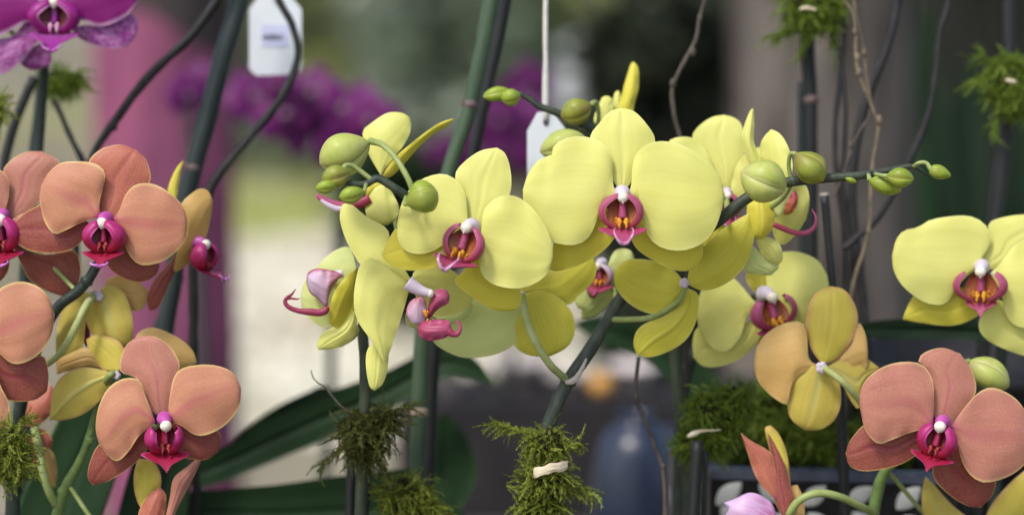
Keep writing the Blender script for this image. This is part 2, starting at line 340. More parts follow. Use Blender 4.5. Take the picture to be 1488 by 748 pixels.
# ---- a petal / sepal / leaf: real curved blade, two edges from base to tip, thin shell
def blade(name, pts, d, parent, mat, matb, dt=3, bulge=4, tilt=0, curl=0, crease=0, thick=0.35, wav=1.2, tip=None, nu=24, nv=22, label=None):
    base = Vector(pts[0])
    if tip is None: tip = max(range(len(pts)), key=lambda i: (Vector(pts[i]) - base).length)
    A = spline([(*p, 0) for p in pts[:tip + 1]], 41); B = spline([(*p, 0) for p in ([pts[0]] + pts[:tip - 1:-1])], 41)
    seed = random.uniform(0, 100); rows = []
    for i in range(nu + 1):
        u = i / nu; uu = 0.5 - 0.5 * math.cos(math.pi * u); uu = 0.5 * u + 0.5 * uu
        k = uu * 40; i0 = min(39, int(k)); fr = k - i0
        a = A[i0].lerp(A[i0 + 1], fr); b = B[i0].lerp(B[i0 + 1], fr)
        row = []
        for j in range(nv + 1):
            v = j / nv; s = 2 * v - 1
            p = a.lerp(b, v)
            env = math.sin(math.pi * min(1, max(0, uu))) ** 0.7 if 0 < uu < 1 else 0
            dd = dt * uu + curl * uu * uu - 0.55 * bulge * (1 - abs(s) ** 1.8) * env + 0.30 * bulge * uu ** 5 + tilt * s * env
            dd += crease * math.exp(-(s / 0.09) ** 2) * env
            dd += wav * (2.0 * noise.noise(Vector((p.x * 0.02, p.y * 0.02, seed))) * env + 0.75 * abs(s) ** 3 * math.sin((5.5 + seed % 3) * uu * math.pi + seed + (2 if s > 0 else 0)) * env + 0.32 * noise.noise(Vector((v * 7, uu * 1.3, seed))) * env)
            row.append(W(p.x, p.y, d + dd * 0.001))
        rows.append(row)
    nr, nc = len(rows), len(rows[0])
    # vertex normals by differences
    back = []
    T = thick * 0.001
    for i in range(nr):
        r2 = []
        for j in range(nc):
            du = rows[min(i + 1, nr - 1)][j] - rows[max(i - 1, 0)][j]
            dv = rows[i][min(j + 1, nc - 1)] - rows[i][max(j - 1, 0)]
            n = du.cross(dv)
            if n.length < 1e-12: n = FW.copy()
            n.normalize()
            if n.dot(FW) < 0: n = -n
            edge = min(1.0, 4 * min(j, nc - 1 - j) / nc + 0.03) * min(1.0, 4 * (nr - 1 - i) / nr + 0.03)
            r2.append(rows[i][j] + FW * 0.00018 + (n * 0.35 + FW * 0.65) * T * edge)
        back.append(r2)
    mb = MB(); mb.grid(rows, 0); nb = mb.grid(back, 1)
    # orientation
    f = mb.f[(nr // 2) * (nc - 1) + nc // 2]
    P = [Vector(mb.v[i]) for i in f]; nn = (P[1] - P[0]).cross(P[2] - P[0])
    nF = (nr - 1) * (nc - 1)
    if nn.dot(FW) > 0: mb.f[:nF] = [tuple(reversed(x)) for x in mb.f[:nF]]
    else: mb.f[nF:] = [tuple(reversed(x)) for x in mb.f[nF:]]
    def rim(seq):
        for a, b in zip(seq, seq[1:]): mb.f.append((a, b, b + nb, a + nb)); mb.m.append(0)
    if thick > 1: rim([i * nc for i in range(nr)]); rim([i * nc + nc - 1 for i in range(nr - 1, -1, -1)])
    o = mb.build(name, [M[mat], M[matb]], parent)
    if label: o['label'] = label
    return o

# ---- lip: side lobes, mid lobe with tendrils, column and callus, in the flower's own frame
def frame(yaw, pitch, roll):
    ry = Matrix.Rotation(R(yaw), 3, 'Y'); rx = Matrix.Rotation(R(-pitch), 3, 'X'); rz = Matrix.Rotation(R(-roll), 3, 'Z')
    return rz @ ry @ rx
LS = {'y': ('lobe', 'lobei', 'mid', 'throat', 'tend', 'colm', 'cap', 'call'),
      'yw': ('lobew', 'lobei', 'mid', 'throat', 'dtend', 'colm', 'cap', 'call'),
      'p': ('plobe', 'plobei', 'pmid', 'pthroat', 'vtend', 'pcol', 'cap', 'pthroat'),
      'u': ('ulobe', 'ulobei', 'umid', 'pthroat', 'vtend', 'colm', 'cap', 'tend')}
def lip(fl, c, d, yaw=0, pitch=0, roll=0, s=50, style='y', mid=1.0, midw=1.0, droop=0.0, open_=1.0, tend=1.0, lobes=1.0):
    """c = photo position of the column's root; s = lip height in photo pixels"""
    mats = LS[style]; S = px_m(s, d); Mx = frame(yaw, pitch, roll); O = W(c[0], c[1], d)
    def xf(p):   # local (right, forward, up)
        q = Mx @ Vector((p.x, p.z, p.y)); return O + CV(q * S)
    asym = [random.uniform(0.88, 1.14) for _ in range(4)]
    for sg in (-1, 1):
        mb = MB(); outer = []; inner = []
        for i in range(17):
            u = i / 16; ph = R(-86 + 166 * u * lobes); fat = math.sin(math.pi * (0.08 + 0.80 * u)) ** 0.6
            r = (0.15 if style[0] == 'y' else 0.25) * fat * asym[0 if sg < 0 else 1]; RX = 0.60 * open_ * asym[1 if sg < 0 else 2]; RZ = 0.53; ro = []; ri = []
            for j in range(11):
                a = R(-80 + 195 * j / 10); wv = 1 + 0.05 * math.sin(5 * u + sg + j * .4)
                for rr, L_ in ((r, ro), (r - 0.03, ri)):
                    k = (-r + rr * math.cos(a)) * wv
                    L_.append(Vector((sg * (RX + k) * math.cos(ph), 0.26 + 0.14 * u + rr * 1.45 * math.sin(a), -0.44 + (RZ + k) * math.sin(ph))))
            outer.append(ro); inner.append(ri)
        mb.grid(outer, 0); mb.grid(inner, 1)
        n = 11; nb = 17 * n
        for i in range(16):
            a = i * n + n - 1; b = a + n; mb.f.append((a, b, b + nb, a + nb)); mb.m.append(0)
        for j in range(10):
            a = 16 * n + j; mb.f.append((a, a + 1, a + 1 + nb, a + nb)); mb.m.append(0)
        mb.build('side_lobe', [M[mats[0]], M[mats[1]]], fl, xf=xf)
    mb = MB(); top = []; bot = []
    for i in range(15):
        t = i / 14
        yy = 0.22 + 0.85 * mid * t; zz = -0.88 - (0.08 + 0.32 * t + droop * t) * t ** 0.6
        h = (0.13 + 0.60 * math.sin(math.pi * min(1, t * 1.25)) ** 1.3 * (1 - 0.35 * t)) * midw if t < 0.8 else 0.13 * midw * (1 - (t - 0.8) * 3.5)
        h = max(h, 0.03)
        row = []; r2 = []
        for j in range(11):
            v = j / 5 - 1
            p = Vector((h * v, yy - 0.10 * abs(v) ** 2 * h, zz + 0.07 * abs(v) ** 1.7 * h / 0.6 - 0.03 * (1 - abs(v))))
            p.z += 0.06 * math.exp(-(v / 0.25) ** 2) * (1 - t)
            row.append(p); r2.append(p + Vector((0, -0.02, -0.045 * (1 - abs(v) ** 4 * 0.8))))
        top.append(row); bot.append(r2)
    mb.grid(top, 0); mb.grid(bot, 0)
    for i in range(14):
        for a in (i * 11, i * 11 + 10): mb.f.append((a, a + 11, a + 11 + 165, a + 165)); mb.m.append(0)
    mb.f += [(14 * 11 + j, 14 * 11 + j + 1, 14 * 11 + j + 1 + 165, 14 * 11 + j + 165) for j in range(10)]; mb.m += [0] * 10
    ez = -0.88 - 0.40 - droop; ey = 0.22 + 0.85 * mid
    if tend > 0:
        for sg in (-1, 1):
            mb.tube([(0.03 * sg, ey - 0.05, ez - 0.01), (0.10 * sg, ey + 0.08 * tend, ez + 0.03), (0.22 * sg, ey + 0.10 * tend, ez + 0.20 * tend), (0.27 * sg, ey - 0.02, ez + 0.36 * tend), (0.22 * sg, ey - 0.12 * tend, ez + 0.44 * tend)], [0.06, 0.05, 0.035, 0.022, 0.006], 2, 6, 16)
    rows = []
    for i in range(8):   # throat: cupped wall behind the lobes
        z = -1.0 + 0.95 * i / 7; w = 0.40 * math.sin(math.pi * (0.12 + 0.76 * i / 7)) * open_
        rows.append([Vector((w * (j / 4 - 1), 0.13 + 0.16 * (j / 4 - 1) ** 2 + 0.15 * (1 - i / 7), z)) for j in range(9)])
    mb.grid(rows, 1)
    mb.build('lip', [M[mats[2]], M[mats[3]], M[mats[4]]], fl, xf=xf)
    mb = MB()
    mb.tube([(0, -0.05, 0.06), (0, 0.15, 0.07), (0, 0.36, 0.01), (0, 0.45, -0.06)], [0.24, 0.21, 0.15, 0.10], 0, 12, 14)
    mb.ball((0, 0.44, -0.03), 0.18 if style == 'p' else 0.16, 1, (1, 0.9, 0.95))
    mb.tube([(0, 0.48, -0.09), (0, 0.51, -0.16), (0, 0.50, -0.21)], [0.06, 0.035, 0.015], 1, 8, 6)
    mb.tube([(0, 0.30, -0.10), (0, 0.30, -0.30), (0, 0.34, -0.62)], [0.09, 0.11, 0.12], 2, 10, 10)
    mb.build('column', [M[mats[5]], M[mats[6]], M[mats[2]]], fl, xf=xf)
    mb = MB()
    for sg in (-1, 1):
        mb.ball((0.10 * sg, 0.42, -0.72), 0.10 * asym[sg], 0, (0.8, 1, 1.3), 8, 10)
        for q in range(5): mb.ball((sg * random.uniform(0.05, 0.26), 0.36, random.uniform(-0.80, -0.62)), 0.035, 0, (1, 1, 1.4), 5, 6)
        mb.tube([(0.05 * sg, 0.48, -0.70), (0.10 * sg, 0.58, -0.78), (0.09 * sg, 0.60, -0.90)], [0.05, 0.04, 0.02], 0, 6, 6)
    mb.build('callus', [M[mats[7]]], fl, xf=xf)

def receptacle(fl, x, y, d, r=7):
    mb = MB(); c = W(x, y, d); R_ = px_m(r, d)
    for k in range(5): mb.ball(c + CV((math.cos(k * 1.2566) * R_ * .5, math.sin(k * 1.2566) * R_ * .5, 0)), R_ * .62, 0, (1, .7, 1), 7, 9)
    mb.build('receptacle', [M['colm']], fl)
def P3(pts, dflt):   # photo points (x, y[, depth]) to world
    return [W(p[0], p[1], p[2] if len(p) > 2 else dflt) for p in pts]
def flower(plant, ped, d, label=None, mat='pedi', r0=4.5, r1=3.2):
    """ped: photo points of the flower stalk from the stem to the back of the flower"""
    mb = MB(); w = P3(ped, d); n = len(w)
    mb.tube(w, [px_m(r1 + (r0 - r1) * i / (n - 1), d) for i in range(n)], 0, 10)
    o = mb.build('flower', [M[mat]], plant, origin=w[-1])
    if label: o['label'] = label
    return o
def stem(plant, pts, radii, d, mat='stem', name='stem', nodes=(), wob=0.08):
    mb = MB(); w = P3(pts, d)
    rr = [px_m(r, (p[2] if len(p) > 2 else d)) for r, p in zip(radii, pts)]
    mb.tube(w, rr, 0, 14, max(30, len(pts) * 9), wob)
    for (nx, ny, nr, nd) in nodes:      # scale-like bracts at the joints
        c = W(nx, ny, nd); rr_ = px_m(nr, nd)
        mb.tube([c - UP * rr_ * 0.8, c, c + UP * rr_ * 0.7], [rr_ * 0.85, rr_ * 1.08, rr_ * 0.86], 0, 12, 8)
    return mb.build(name, [M[mat]], plant)
def bud(plant, base, tip, wd, d, dtip=0, mat='bud', stalk=None, roll=0.0, fat=0.45, label=None, sr=3.0):
    a = W(base[0], base[1], d); b = W(tip[0], tip[1], d + dtip * 0.001); ax = b - a; L = ax.length; t = ax.normalized()
    x = (FW - t * FW.dot(t)); x = x.normalized() if x.length > 0.05 else UP; y = t.cross(x); Rm = px_m(wd / 2, d); rows = []
    n = 20
    for i in range(n + 1):
        u = i / n
        r = Rm * (max(0.0, math.sin(math.pi * u ** (0.30103 / -math.log10(max(0.1, min(.9, fat)))))) ** 0.62)
        if i in (0, n): r = Rm * 0.03
        row = []
        for j in range(36):
            th = 2 * math.pi * j / 36 + roll
            gr = abs(math.sin(1.5 * (th - roll)))
            rr = r * (0.80 + 0.24 * gr ** 0.38) * (1 + 0.03 * noise.noise(Vector((th, u * 3, wd))))
            row.append(a + t * (L * u + 0.0 * r) + (x * math.cos(th) + y * math.sin(th)) * rr)
        rows.append(row)
    mb = MB(); mb.grid(rows, 0, closed=True)
    o = mb.build('bud', [M[mat]], plant, origin=a)
    if label: o['label'] = label
    if stalk:
        mb = MB(); w = P3(stalk, d); mb.tube(w, [px_m(sr, d)] * (len(w) - 1) + [px_m(sr * 1.25, d)], 0, 10)
        mb.build('stalk', [M['pedi']], o)
    return o
def root(pts, d):   # base of a plant on the bench, under its lowest stem point
    p = W(*pts, d); return Vector((p.x, p.y, BENCH))
# ------------------------------------------------------------------ photo zones the outlines were measured in (x0, y0, pixels per photo pixel)
zA = (0, 0, 2); zB = (0, 374, 2); zC = (372, 100, 2); zD = (372, 374, 2); zE = (690, 60, 2); zF = (744, 374, 2)
zG = (1000, 100, 2.4933); zH = (1000, 374, 2); zI = (0, 200, 2.991); zJ = (1250, 240, 2.4917); zK = (400, 370, 3.563)
zM = (440, 160, 4.4); zN = (0, 0, 3.2515); zO = (0, 0, 1); zQ = (1000, 150, 2.991); zR = (700, 80, 4.677)

def F(plant, zone, d, parts, ped, lipspec=None, label=None, pedmat='pedi', r0=4.5, r1=3.2):
    fl = flower(plant, ped, d, label, pedmat, r0, r1)
    for p in parts:
        kind, off, mat, matb, pts = p[:5]; kw = dict(p[5]) if len(p) > 5 else {}
        if kind == 'petal': base = dict(dt=1, bulge=4, wav=1.0)
        else: base = dict(dt=6, bulge=3, wav=0.7, crease=0.5)
        base.update(kw)
        blade(kind, Z(zone, pts), d + off * 0.001, fl, mat, matb, **base)
    if lipspec: lip(fl, Z(zone, [lipspec[0]])[0], d - lipspec[1] * 0.001, **lipspec[2])
    return fl

# ================================================================== yellow orchid in the middle of the picture
o = thing('orchid', root((770, 760), 1.245), 'yellow orchid in the middle with one wide outward flower and green buds ending its stem', 'orchid')
stem(o, [(748, 1010, 1.275), (775, 800, 1.25), (790, 650, 1.232), (800, 610, 1.23), (822, 560, 1.232), (850, 518, 1.235), (880, 470, 1.238), (906, 430, 1.24), (955, 385, 1.235), (1010, 345, 1.215), (1045, 320, 1.20), (1085, 288, 1.195), (1120, 272, 1.193), (1150, 264, 1.193), (1200, 259, 1.193), (1250, 255, 1.193), (1300, 246, 1.195), (1328, 242, 1.195), (1350, 257, 1.194)],
     [12, 11.5, 11, 10.5, 10, 10, 9.5, 9.5, 9, 9, 9, 8.5, 8, 7.5, 7, 6.2, 4.6, 3.4, 1.6], 1.22, 'stem', nodes=[(826, 552, 11.5, 1.232), (1262, 254, 7.4, 1.193), (1152, 263, 8.6, 1.193)])
blade('bract', [(820, 553), (832, 548), (842, 536), (851, 520), (853, 523), (846, 542), (836, 556), (824, 558)], 1.2235, o, 'cut', 'cut', dt=1, bulge=1, wav=0.2, tip=3)
# wide flower facing the viewer
F(o, zE, 1.185, [
    ('sepal', 3, 'yel', 'yelb', [(428, 445), (398, 400), (352, 335), (335, 278), (362, 238), (393, 204), (425, 194), (462, 203), (497, 238), (524, 285), (507, 340), (462, 400)], dict(tip=6, dt=4)),
    ('sepal', 4, 'yels', 'yelb', [(420, 500), (370, 485), (320, 525), (262, 552), (234, 566), (222, 630), (214, 662), (240, 668), (290, 656), (340, 632), (385, 598), (420, 545)], dict(tip=6, dt=9)),
    ('sepal', 4, 'yels', 'yelb', [(436, 500), (490, 505), (535, 550), (600, 572), (650, 566), (663, 615), (645, 656), (612, 668), (565, 660), (510, 632), (468, 600), (446, 550)], dict(tip=6, dt=9)),
    ('petal', -1, 'yel', 'yelb', [(414, 446), (403, 420), (400, 385), (400, 350), (390, 318), (362, 290), (320, 277), (275, 278), (240, 294), (223, 316), (225, 330), (187, 344), (156, 383), (139, 432), (142, 468), (156, 503), (180, 545), (214, 578), (268, 592), (310, 586), (336, 562), (354, 522), (370, 485), (396, 462)], dict(tip=13, dt=2, bulge=5)),
    ('petal', -1, 'yel', 'yelb', [(446, 446), (455, 415), (457, 375), (466, 332), (498, 300), (540, 290), (592, 297), (632, 318), (652, 338), (680, 353), (711, 395), (726, 445), (720, 480), (700, 540), (668, 582), (620, 605), (570, 607), (525, 590), (498, 556), (488, 520), (489, 490), (474, 464)], dict(tip=11, dt=2, bulge=5)),
  ], [(960, 383, 1.236), (935, 340, 1.215), (908, 300, 1.20), (904, 284, 1.187)], ((428, 448), 1, dict(s=52, pitch=-4, open_=1.12, midw=1.05)), 'wide lemon yellow flower facing straight out of the picture')
# flower seen from behind, right of the stem
F(o, zF, 1.225, [
    ('petal', 0, 'yelb', 'yel', [(503, 82), (480, 45), (430, 15), (380, 5), (330, 8), (298, 35), (300, 80), (325, 120), (365, 150), (410, 165), (445, 160), (480, 120)], dict(dt=6, tip=5)),
    ('petal', -5, 'yelb', 'yel', [(508, 78), (520, 20), (560, -35), (620, -88), (690, -130), (704, -70), (692, -10), (664, 42), (612, 82), (555, 96)], dict(dt=-6, tip=4, bulge=6)),
    ('sepal', 1, 'yelb', 'yel', [(508, 88), (488, 135), (440, 170), (390, 190), (362, 213), (353, 250), (363, 283), (398, 290), (450, 275), (500, 245), (530, 200), (542, 150), (540, 105)], dict(dt=4, tip=6, crease=-1.2)),
  ], [(884, 464, 1.238), (915, 464, 1.232), (948, 460, 1.228), (985, 438, 1.224), (996, 415, 1.221)], None, 'yellow flower seen from behind on a short green stalk', r1=4.5)
receptacle([c for c in o.children if c.name.startswith('flower')][-1], 994, 411, 1.219, 7)
# flower seen from behind, left of the stem
F(o, zF, 1.228, [
    ('petal', 1, 'yelb', 'yel', [(28, 100), (75, 62), (140, 20), (200, -12), (236, -8), (246, 40), (228, 80), (192, 112), (165, 137), (95, 118)], dict(dt=4, tip=4)),
    ('petal', 0, 'pale', 'yel', [(28, 104), (-5, 85), (-55, 78), (-105, 95), (-145, 132), (-200, 165), (-240, 190), (-236, 225), (-218, 256), (-145, 290), (-60, 285), (0, 258), (35, 215), (48, 150)], dict(dt=3, tip=7, bulge=6)),
    ('sepal', -1, 'yelb', 'yel', [(30, 108), (10, 170), (-2, 235), (14, 265), (52, 285), (108, 288), (155, 265), (180, 230), (183, 188), (170, 150), (130, 112), (80, 95)], dict(dt=4, tip=5, bulge=5)),
    ('sepal', 3, 'yelb', 'yel', [(28, 100), (0, 70), (-20, 30), (0, 0), (50, -10), (110, 5), (120, 40), (80, 80)], dict(tip=3)),
  ], [(822, 550, 1.230), (800, 530, 1.216), (780, 500, 1.212), (765, 465, 1.215), (758, 428, 1.221)], None, 'yellow flower seen from behind on a long curved pale stalk', 'pedy', r1=5.5, r0=6)
# flower mostly hidden below the wide one
F(o, zF, 1.262, [
    ('petal', 0, 'pale', 'yelb', [(262, 35), (225, 15), (190, 60), (178, 110), (190, 148), (225, 150), (262, 120), (285, 80)], dict(tip=4)),
    ('sepal', 3, 'pale', 'yelb', [(270, 45), (240, 110), (205, 140), (200, 178), (240, 172), (285, 130), (310, 70)], dict(tip=3)),
    ('petal', 2, 'pale', 'yelb', [(275, 30), (300, -20), (345, -20), (360, 25), (340, 70), (300, 90)], dict(tip=3)),
  ], [(896, 446, 1.243), (893, 425, 1.255), (884, 395, 1.264)], ((262, 20), 2, dict(s=34, yaw=-25, pitch=-5, style='yw')), 'pale yellow flower half hidden below the wide one')
# flower behind and to the right of the wide one
F(o, zG, 1.252, [
    ('sepal', 3, 'yel', 'yelb', [(140, 455), (95, 380), (45, 310), (14, 250), (38, 208), (85, 176), (130, 167), (168, 178), (194, 206), (204, 280), (196, 340), (160, 410)], dict(tip=6)),
    ('petal', 0, 'yel', 'yelb', [(130, 460), (60, 430), (-30, 400), (-90, 330), (-70, 262), (-10, 246), (35, 262), (70, 310), (105, 380)], dict(tip=3)),
    ('petal', 0, 'yel', 'yelb', [(150, 458), (160, 400), (178, 345), (215, 302), (262, 284), (322, 292), (352, 350), (345, 430), (290, 490), (215, 500)], dict(tip=5)),
    ('sepal', 4, 'yels', 'yelb', [(135, 500), (70, 540), (40, 600), (60, 660), (120, 640), (155, 570)], dict(tip=3)),
  ], [(1052, 316, 1.203), (1056, 305, 1.225), (1056, 287, 1.255)], ((140, 455), 1, dict(s=36, pitch=-4)), 'yellow flower facing out behind the right petal of the wide one')
# flower in profile under the two big buds
F(o, zG, 1.222, [
    ('sepal', 6, 'yel', 'yelb', [(238, 370), (214, 330), (199, 285), (196, 235), (208, 190), (226, 150), (237, 144), (240, 200), (238, 260), (250, 300), (262, 340)], dict(tip=6, dt=4, bulge=7)),
    ('petal', 3, 'yel', 'yelb', [(300, 430), (268, 350), (259, 290), (272, 250), (300, 219), (328, 232), (350, 258), (372, 310), (378, 370), (352, 420)], dict(tip=4, dt=2, bulge=6, tilt=-6)),
    ('petal', 6, 'yel', 'yelb', [(300, 470), (345, 430), (392, 412), (428, 424), (440, 480), (428, 545), (392, 598), (345, 638), (312, 610), (300, 540)], dict(tip=5, dt=8, tilt=4)),
    ('sepal', -4, 'yels', 'yelb', [(262, 470), (228, 478), (212, 510), (218, 560), (232, 605), (262, 617), (292, 598), (312, 560), (312, 510), (290, 476)], dict(tip=5, dt=-2, bulge=7)),
    ('sepal', -1, 'yel', 'yels', [(240, 600), (256, 650), (290, 690), (325, 712), (343, 690), (338, 650), (320, 622), (284, 608)], dict(tip=3, dt=3, bulge=4)),
    ('sepal', 2, 'pale', 'yels', [(235, 640), (205, 690), (198, 730), (245, 745), (300, 748), (330, 715), (290, 690)], dict(tip=4, dt=3)),
    ('petal', 0, 'pale', 'yel', [(300, 420), (322, 432), (362, 405), (386, 418), (372, 470), (345, 520), (312, 540), (296, 490)], dict(tip=3, dt=0, bulge=4)),
  ], [(1152, 264, 1.195), (1140, 285, 1.205), (1122, 300, 1.216), (1112, 300, 1.222)], None, 'yellow flower in profile with a curled pink lip under the buds')
fl = [c for c in o.children if c.name.startswith('flower')][-1]
def ribbon(fl, pts, widths, d, mats, name='lip', depth=0.3):
    """a long tongue of a lip seen in profile: flattened tube along photo points"""
    mb = MB(); w = P3(pts, d)
    mb.tube(w, [px_m(x * 0.85, d) for x in widths], 0, 10, 30, 0, 1.3)
    return mb.build(name, [M[mats]], fl)
ribbon(fl, [(1124, 326), (1138, 332), (1155, 338), (1172, 338), (1183, 330), (1186, 317), (1180, 304)], [3.6, 3.8, 3.6, 3.4, 2.8, 2.0, 0.7], 1.212, 'lobe')
blade('side_lobe', Z(zG, [(345, 530), (352, 495), (372, 455), (388, 440), (398, 465), (392, 500), (372, 525)]), 1.214, fl, 'lobei', 'lobe', bulge=3, tip=3, dt=0)
# buds
bud(o, (1142, 276), (1077, 250), 62, 1.180, -4, 'budp', None, 0.9, 0.5, 'big pale green bud pointing left')
bud(o, (1156, 223), (1197, 263), 46, 1.186, 2, 'budo', [(1150, 262, 1.193), (1146, 240, 1.192), (1149, 224, 1.189), (1157, 224, 1.187)], 0.3, 0.55, 'olive green bud pointing down to the right')
bud(o, (1263, 262), (1310, 277), 27, 1.186, 0, 'bud', [(1262, 254, 1.19), (1264, 262, 1.187)], 0.2, 0.5)
bud(o, (1288, 256), (1328, 260), 29, 1.178, -2, 'bud', [(1272, 253, 1.188), (1282, 255, 1.181), (1290, 256, 1.179)], 1.2, 0.5)
bud(o, (1350, 246), (1382, 256), 21, 1.188, 0, 'bud', [(1328, 242, 1.193), (1335, 237, 1.19), (1346, 237, 1.189), (1353, 247, 1.188)], 0.5, 0.4)
bud(o, (1228, 259), (1245, 265), 8, 1.190, 0, 'bud', None, 0, 0.5)

# ================================================================== yellow orchid to the left of it
o = thing('orchid', root((524, 900), 1.27), 'yellow orchid left of centre, flowers crowded below a big pale striped bud', 'orchid')
stem(o, [(520, 1010, 1.285), (523, 800, 1.262), (527, 660, 1.25), (530, 580, 1.245), (530, 520, 1.242), (528, 470, 1.242), (545, 400, 1.245), (575, 350, 1.24), (600, 318, 1.215), (601, 295, 1.185), (588, 283, 1.174), (565, 268, 1.172), (548, 259, 1.172), (530, 268, 1.17), (505, 266, 1.168), (490, 262, 1.168), (485, 274, 1.167)],
     [9, 9, 9, 8.5, 8, 8, 8, 8, 7.5, 7, 6.5, 6, 6, 5, 4, 3.4, 2.2], 1.22, 'stem')
F(o, zC, 1.182, [   # flower facing right of the viewer
    ('sepal', 3, 'yel', 'yelb', [(630, 470), (606, 420), (590, 360), (579, 306), (608, 268), (653, 238), (700, 229), (724, 246), (739, 290), (741, 350), (720, 400), (680, 445), (648, 470)], dict(tip=6, dt=5)),
    ('sepal', 4, 'yels', 'yelb', [(600, 500), (560, 480), (510, 495), (470, 495), (432, 478), (408, 462), (382, 502), (364, 540), (385, 566), (430, 584), (490, 584), (550, 566), (592, 540)], dict(tip=7, dt=7)),
    ('sepal', 5, 'yels', 'yelb', [(630, 540), (600, 590), (577, 610), (588, 632), (640, 672), (690, 700), (738, 704), (766, 690), (768, 640), (720, 590), (665, 550)], dict(tip=6, dt=8)),
    ('petal', -1, 'yel', 'yelb', [(616, 470), (614, 420), (612, 382), (600, 345), (577, 319), (545, 305), (505, 311), (470, 328), (440, 358), (420, 400), (410, 450), (412, 492), (430, 525), (470, 538), (512, 530), (560, 500), (594, 480)], dict(tip=10, dt=5, bulge=5)),
    ('petal', -1, 'yel', 'yelb', [(650, 480), (655, 455), (662, 412), (688, 382), (726, 367), (766, 375), (806, 408), (841, 458), (861, 510), (864, 545), (851, 588), (816, 620), (766, 637), (716, 634), (676, 618), (652, 585), (648, 530)], dict(tip=9, dt=-2, bulge=5)),
  ], [(612, 318, 1.205), (650, 330, 1.205), (676, 336, 1.196), (688, 332, 1.186)], ((626, 466), 1, dict(s=55, yaw=-18, pitch=4, roll=16, tend=1.0, open_=1.05, lobes=0.93)), 'lemon yellow flower facing out beside the stem tip')
F(o, zC, 1.205, [   # flower turned to the right, its big petal hanging
    ('sepal', 5, 'yel', 'yelb', [(455, 620), (420, 560), (392, 500), (378, 462), (322, 430), (275, 392), (250, 395), (243, 430), (255, 480), (276, 525), (310, 575), (360, 600), (410, 622)], dict(tip=6, dt=4, bulge=5)),
    ('petal', 4, 'yel', 'yelb', [(455, 625), (458, 590), (495, 578), (545, 575), (590, 600), (628, 650), (632, 672), (615, 692), (575, 712), (520, 722), (480, 690), (462, 655)], dict(tip=6, dt=8, bulge=3)),
    ('sepal', 6, 'pale', 'yelb', [(470, 690), (520, 724), (580, 714), (628, 680), (626, 708), (605, 730), (575, 742), (525, 740)], dict(tip=4, dt=8)),
    ('sepal', 4, 'pale', 'yelb', [(450, 690), (434, 715), (440, 745), (468, 758), (480, 720), (470, 690)], dict(tip=3, dt=4)),
    ('sepal', 3, 'yel', 'yels', [(395, 760), (345, 790), (322, 820), (320, 870), (330, 922), (345, 935), (368, 915), (382, 875), (386, 830), (390, 800)], dict(tip=5, dt=0, bulge=5)),
    ('petal', -6, 'yel', 'yelb', [(448, 632), (420, 600), (378, 570), (340, 549), (312, 553), (294, 595), (284, 665), (290, 720), (312, 758), (332, 785), (352, 820), (374, 856), (390, 818), (404, 778), (424, 718), (440, 662)], dict(tip=11, dt=-3, bulge=5, tilt=3)),
  ], [(545, 405, 1.243), (575, 405, 1.23), (598, 412, 1.212)], None, 'yellow flower turned to the right with one long hanging petal')
fl = [c for c in o.children if c.name.startswith('flower')][-1]
blade('side_lobe', Z(zK, [(750, 215), (708, 232), (683, 268), (680, 310), (700, 350), (735, 363), (768, 350), (785, 310), (783, 260), (772, 225)]), 1.190, fl, 'lobew', 'lobei', bulge=7, tip=5, dt=-3)
blade('side_lobe', Z(zK, [(782, 335), (788, 285), (800, 235), (818, 195), (850, 176), (885, 182), (904, 212), (896, 250), (862, 270), (832, 292), (806, 325)]), 1.194, fl, 'lobe', 'lobei', bulge=6, tip=6, dt=-2)
blade('lip', Z(zK, [(738, 372), (765, 345), (800, 337), (850, 335), (896, 340), (908, 362), (916, 395), (880, 430), (820, 443), (770, 440), (742, 412)]), 1.188, fl, 'mid', 'mid', bulge=7, tip=6, dt=-5)
ribbon(fl, Z(zK, [(895, 395), (920, 410), (942, 410), (956, 388), (957, 362), (944, 345), (930, 356)]), [6, 4.5, 3.6, 2.6, 2.0, 1.5, 0.5], 1.183, 'mid')
mb = MB(); w = P3(Z(zK, [(685, 145), (720, 168), (760, 188), (800, 200)]), 1.190); mb.tube(w, [px_m(r, 1.19) for r in (11, 9.5, 7.5, 6)], 0, 12, 14); mb.ball(w[-1], px_m(6.4, 1.19), 1); mb.build('column', [M['colm'], M['cap']], fl)
mb = MB()
for q in range(7): mb.ball(W(*Z(zK, [(775 + random.uniform(-6, 18), 315 + random.uniform(-25, 25))])[0], 1.186), px_m(1.9, 1.19), 0, (1, 1, 1.5), 5, 6)
mb.build('callus', [M['call']], fl)
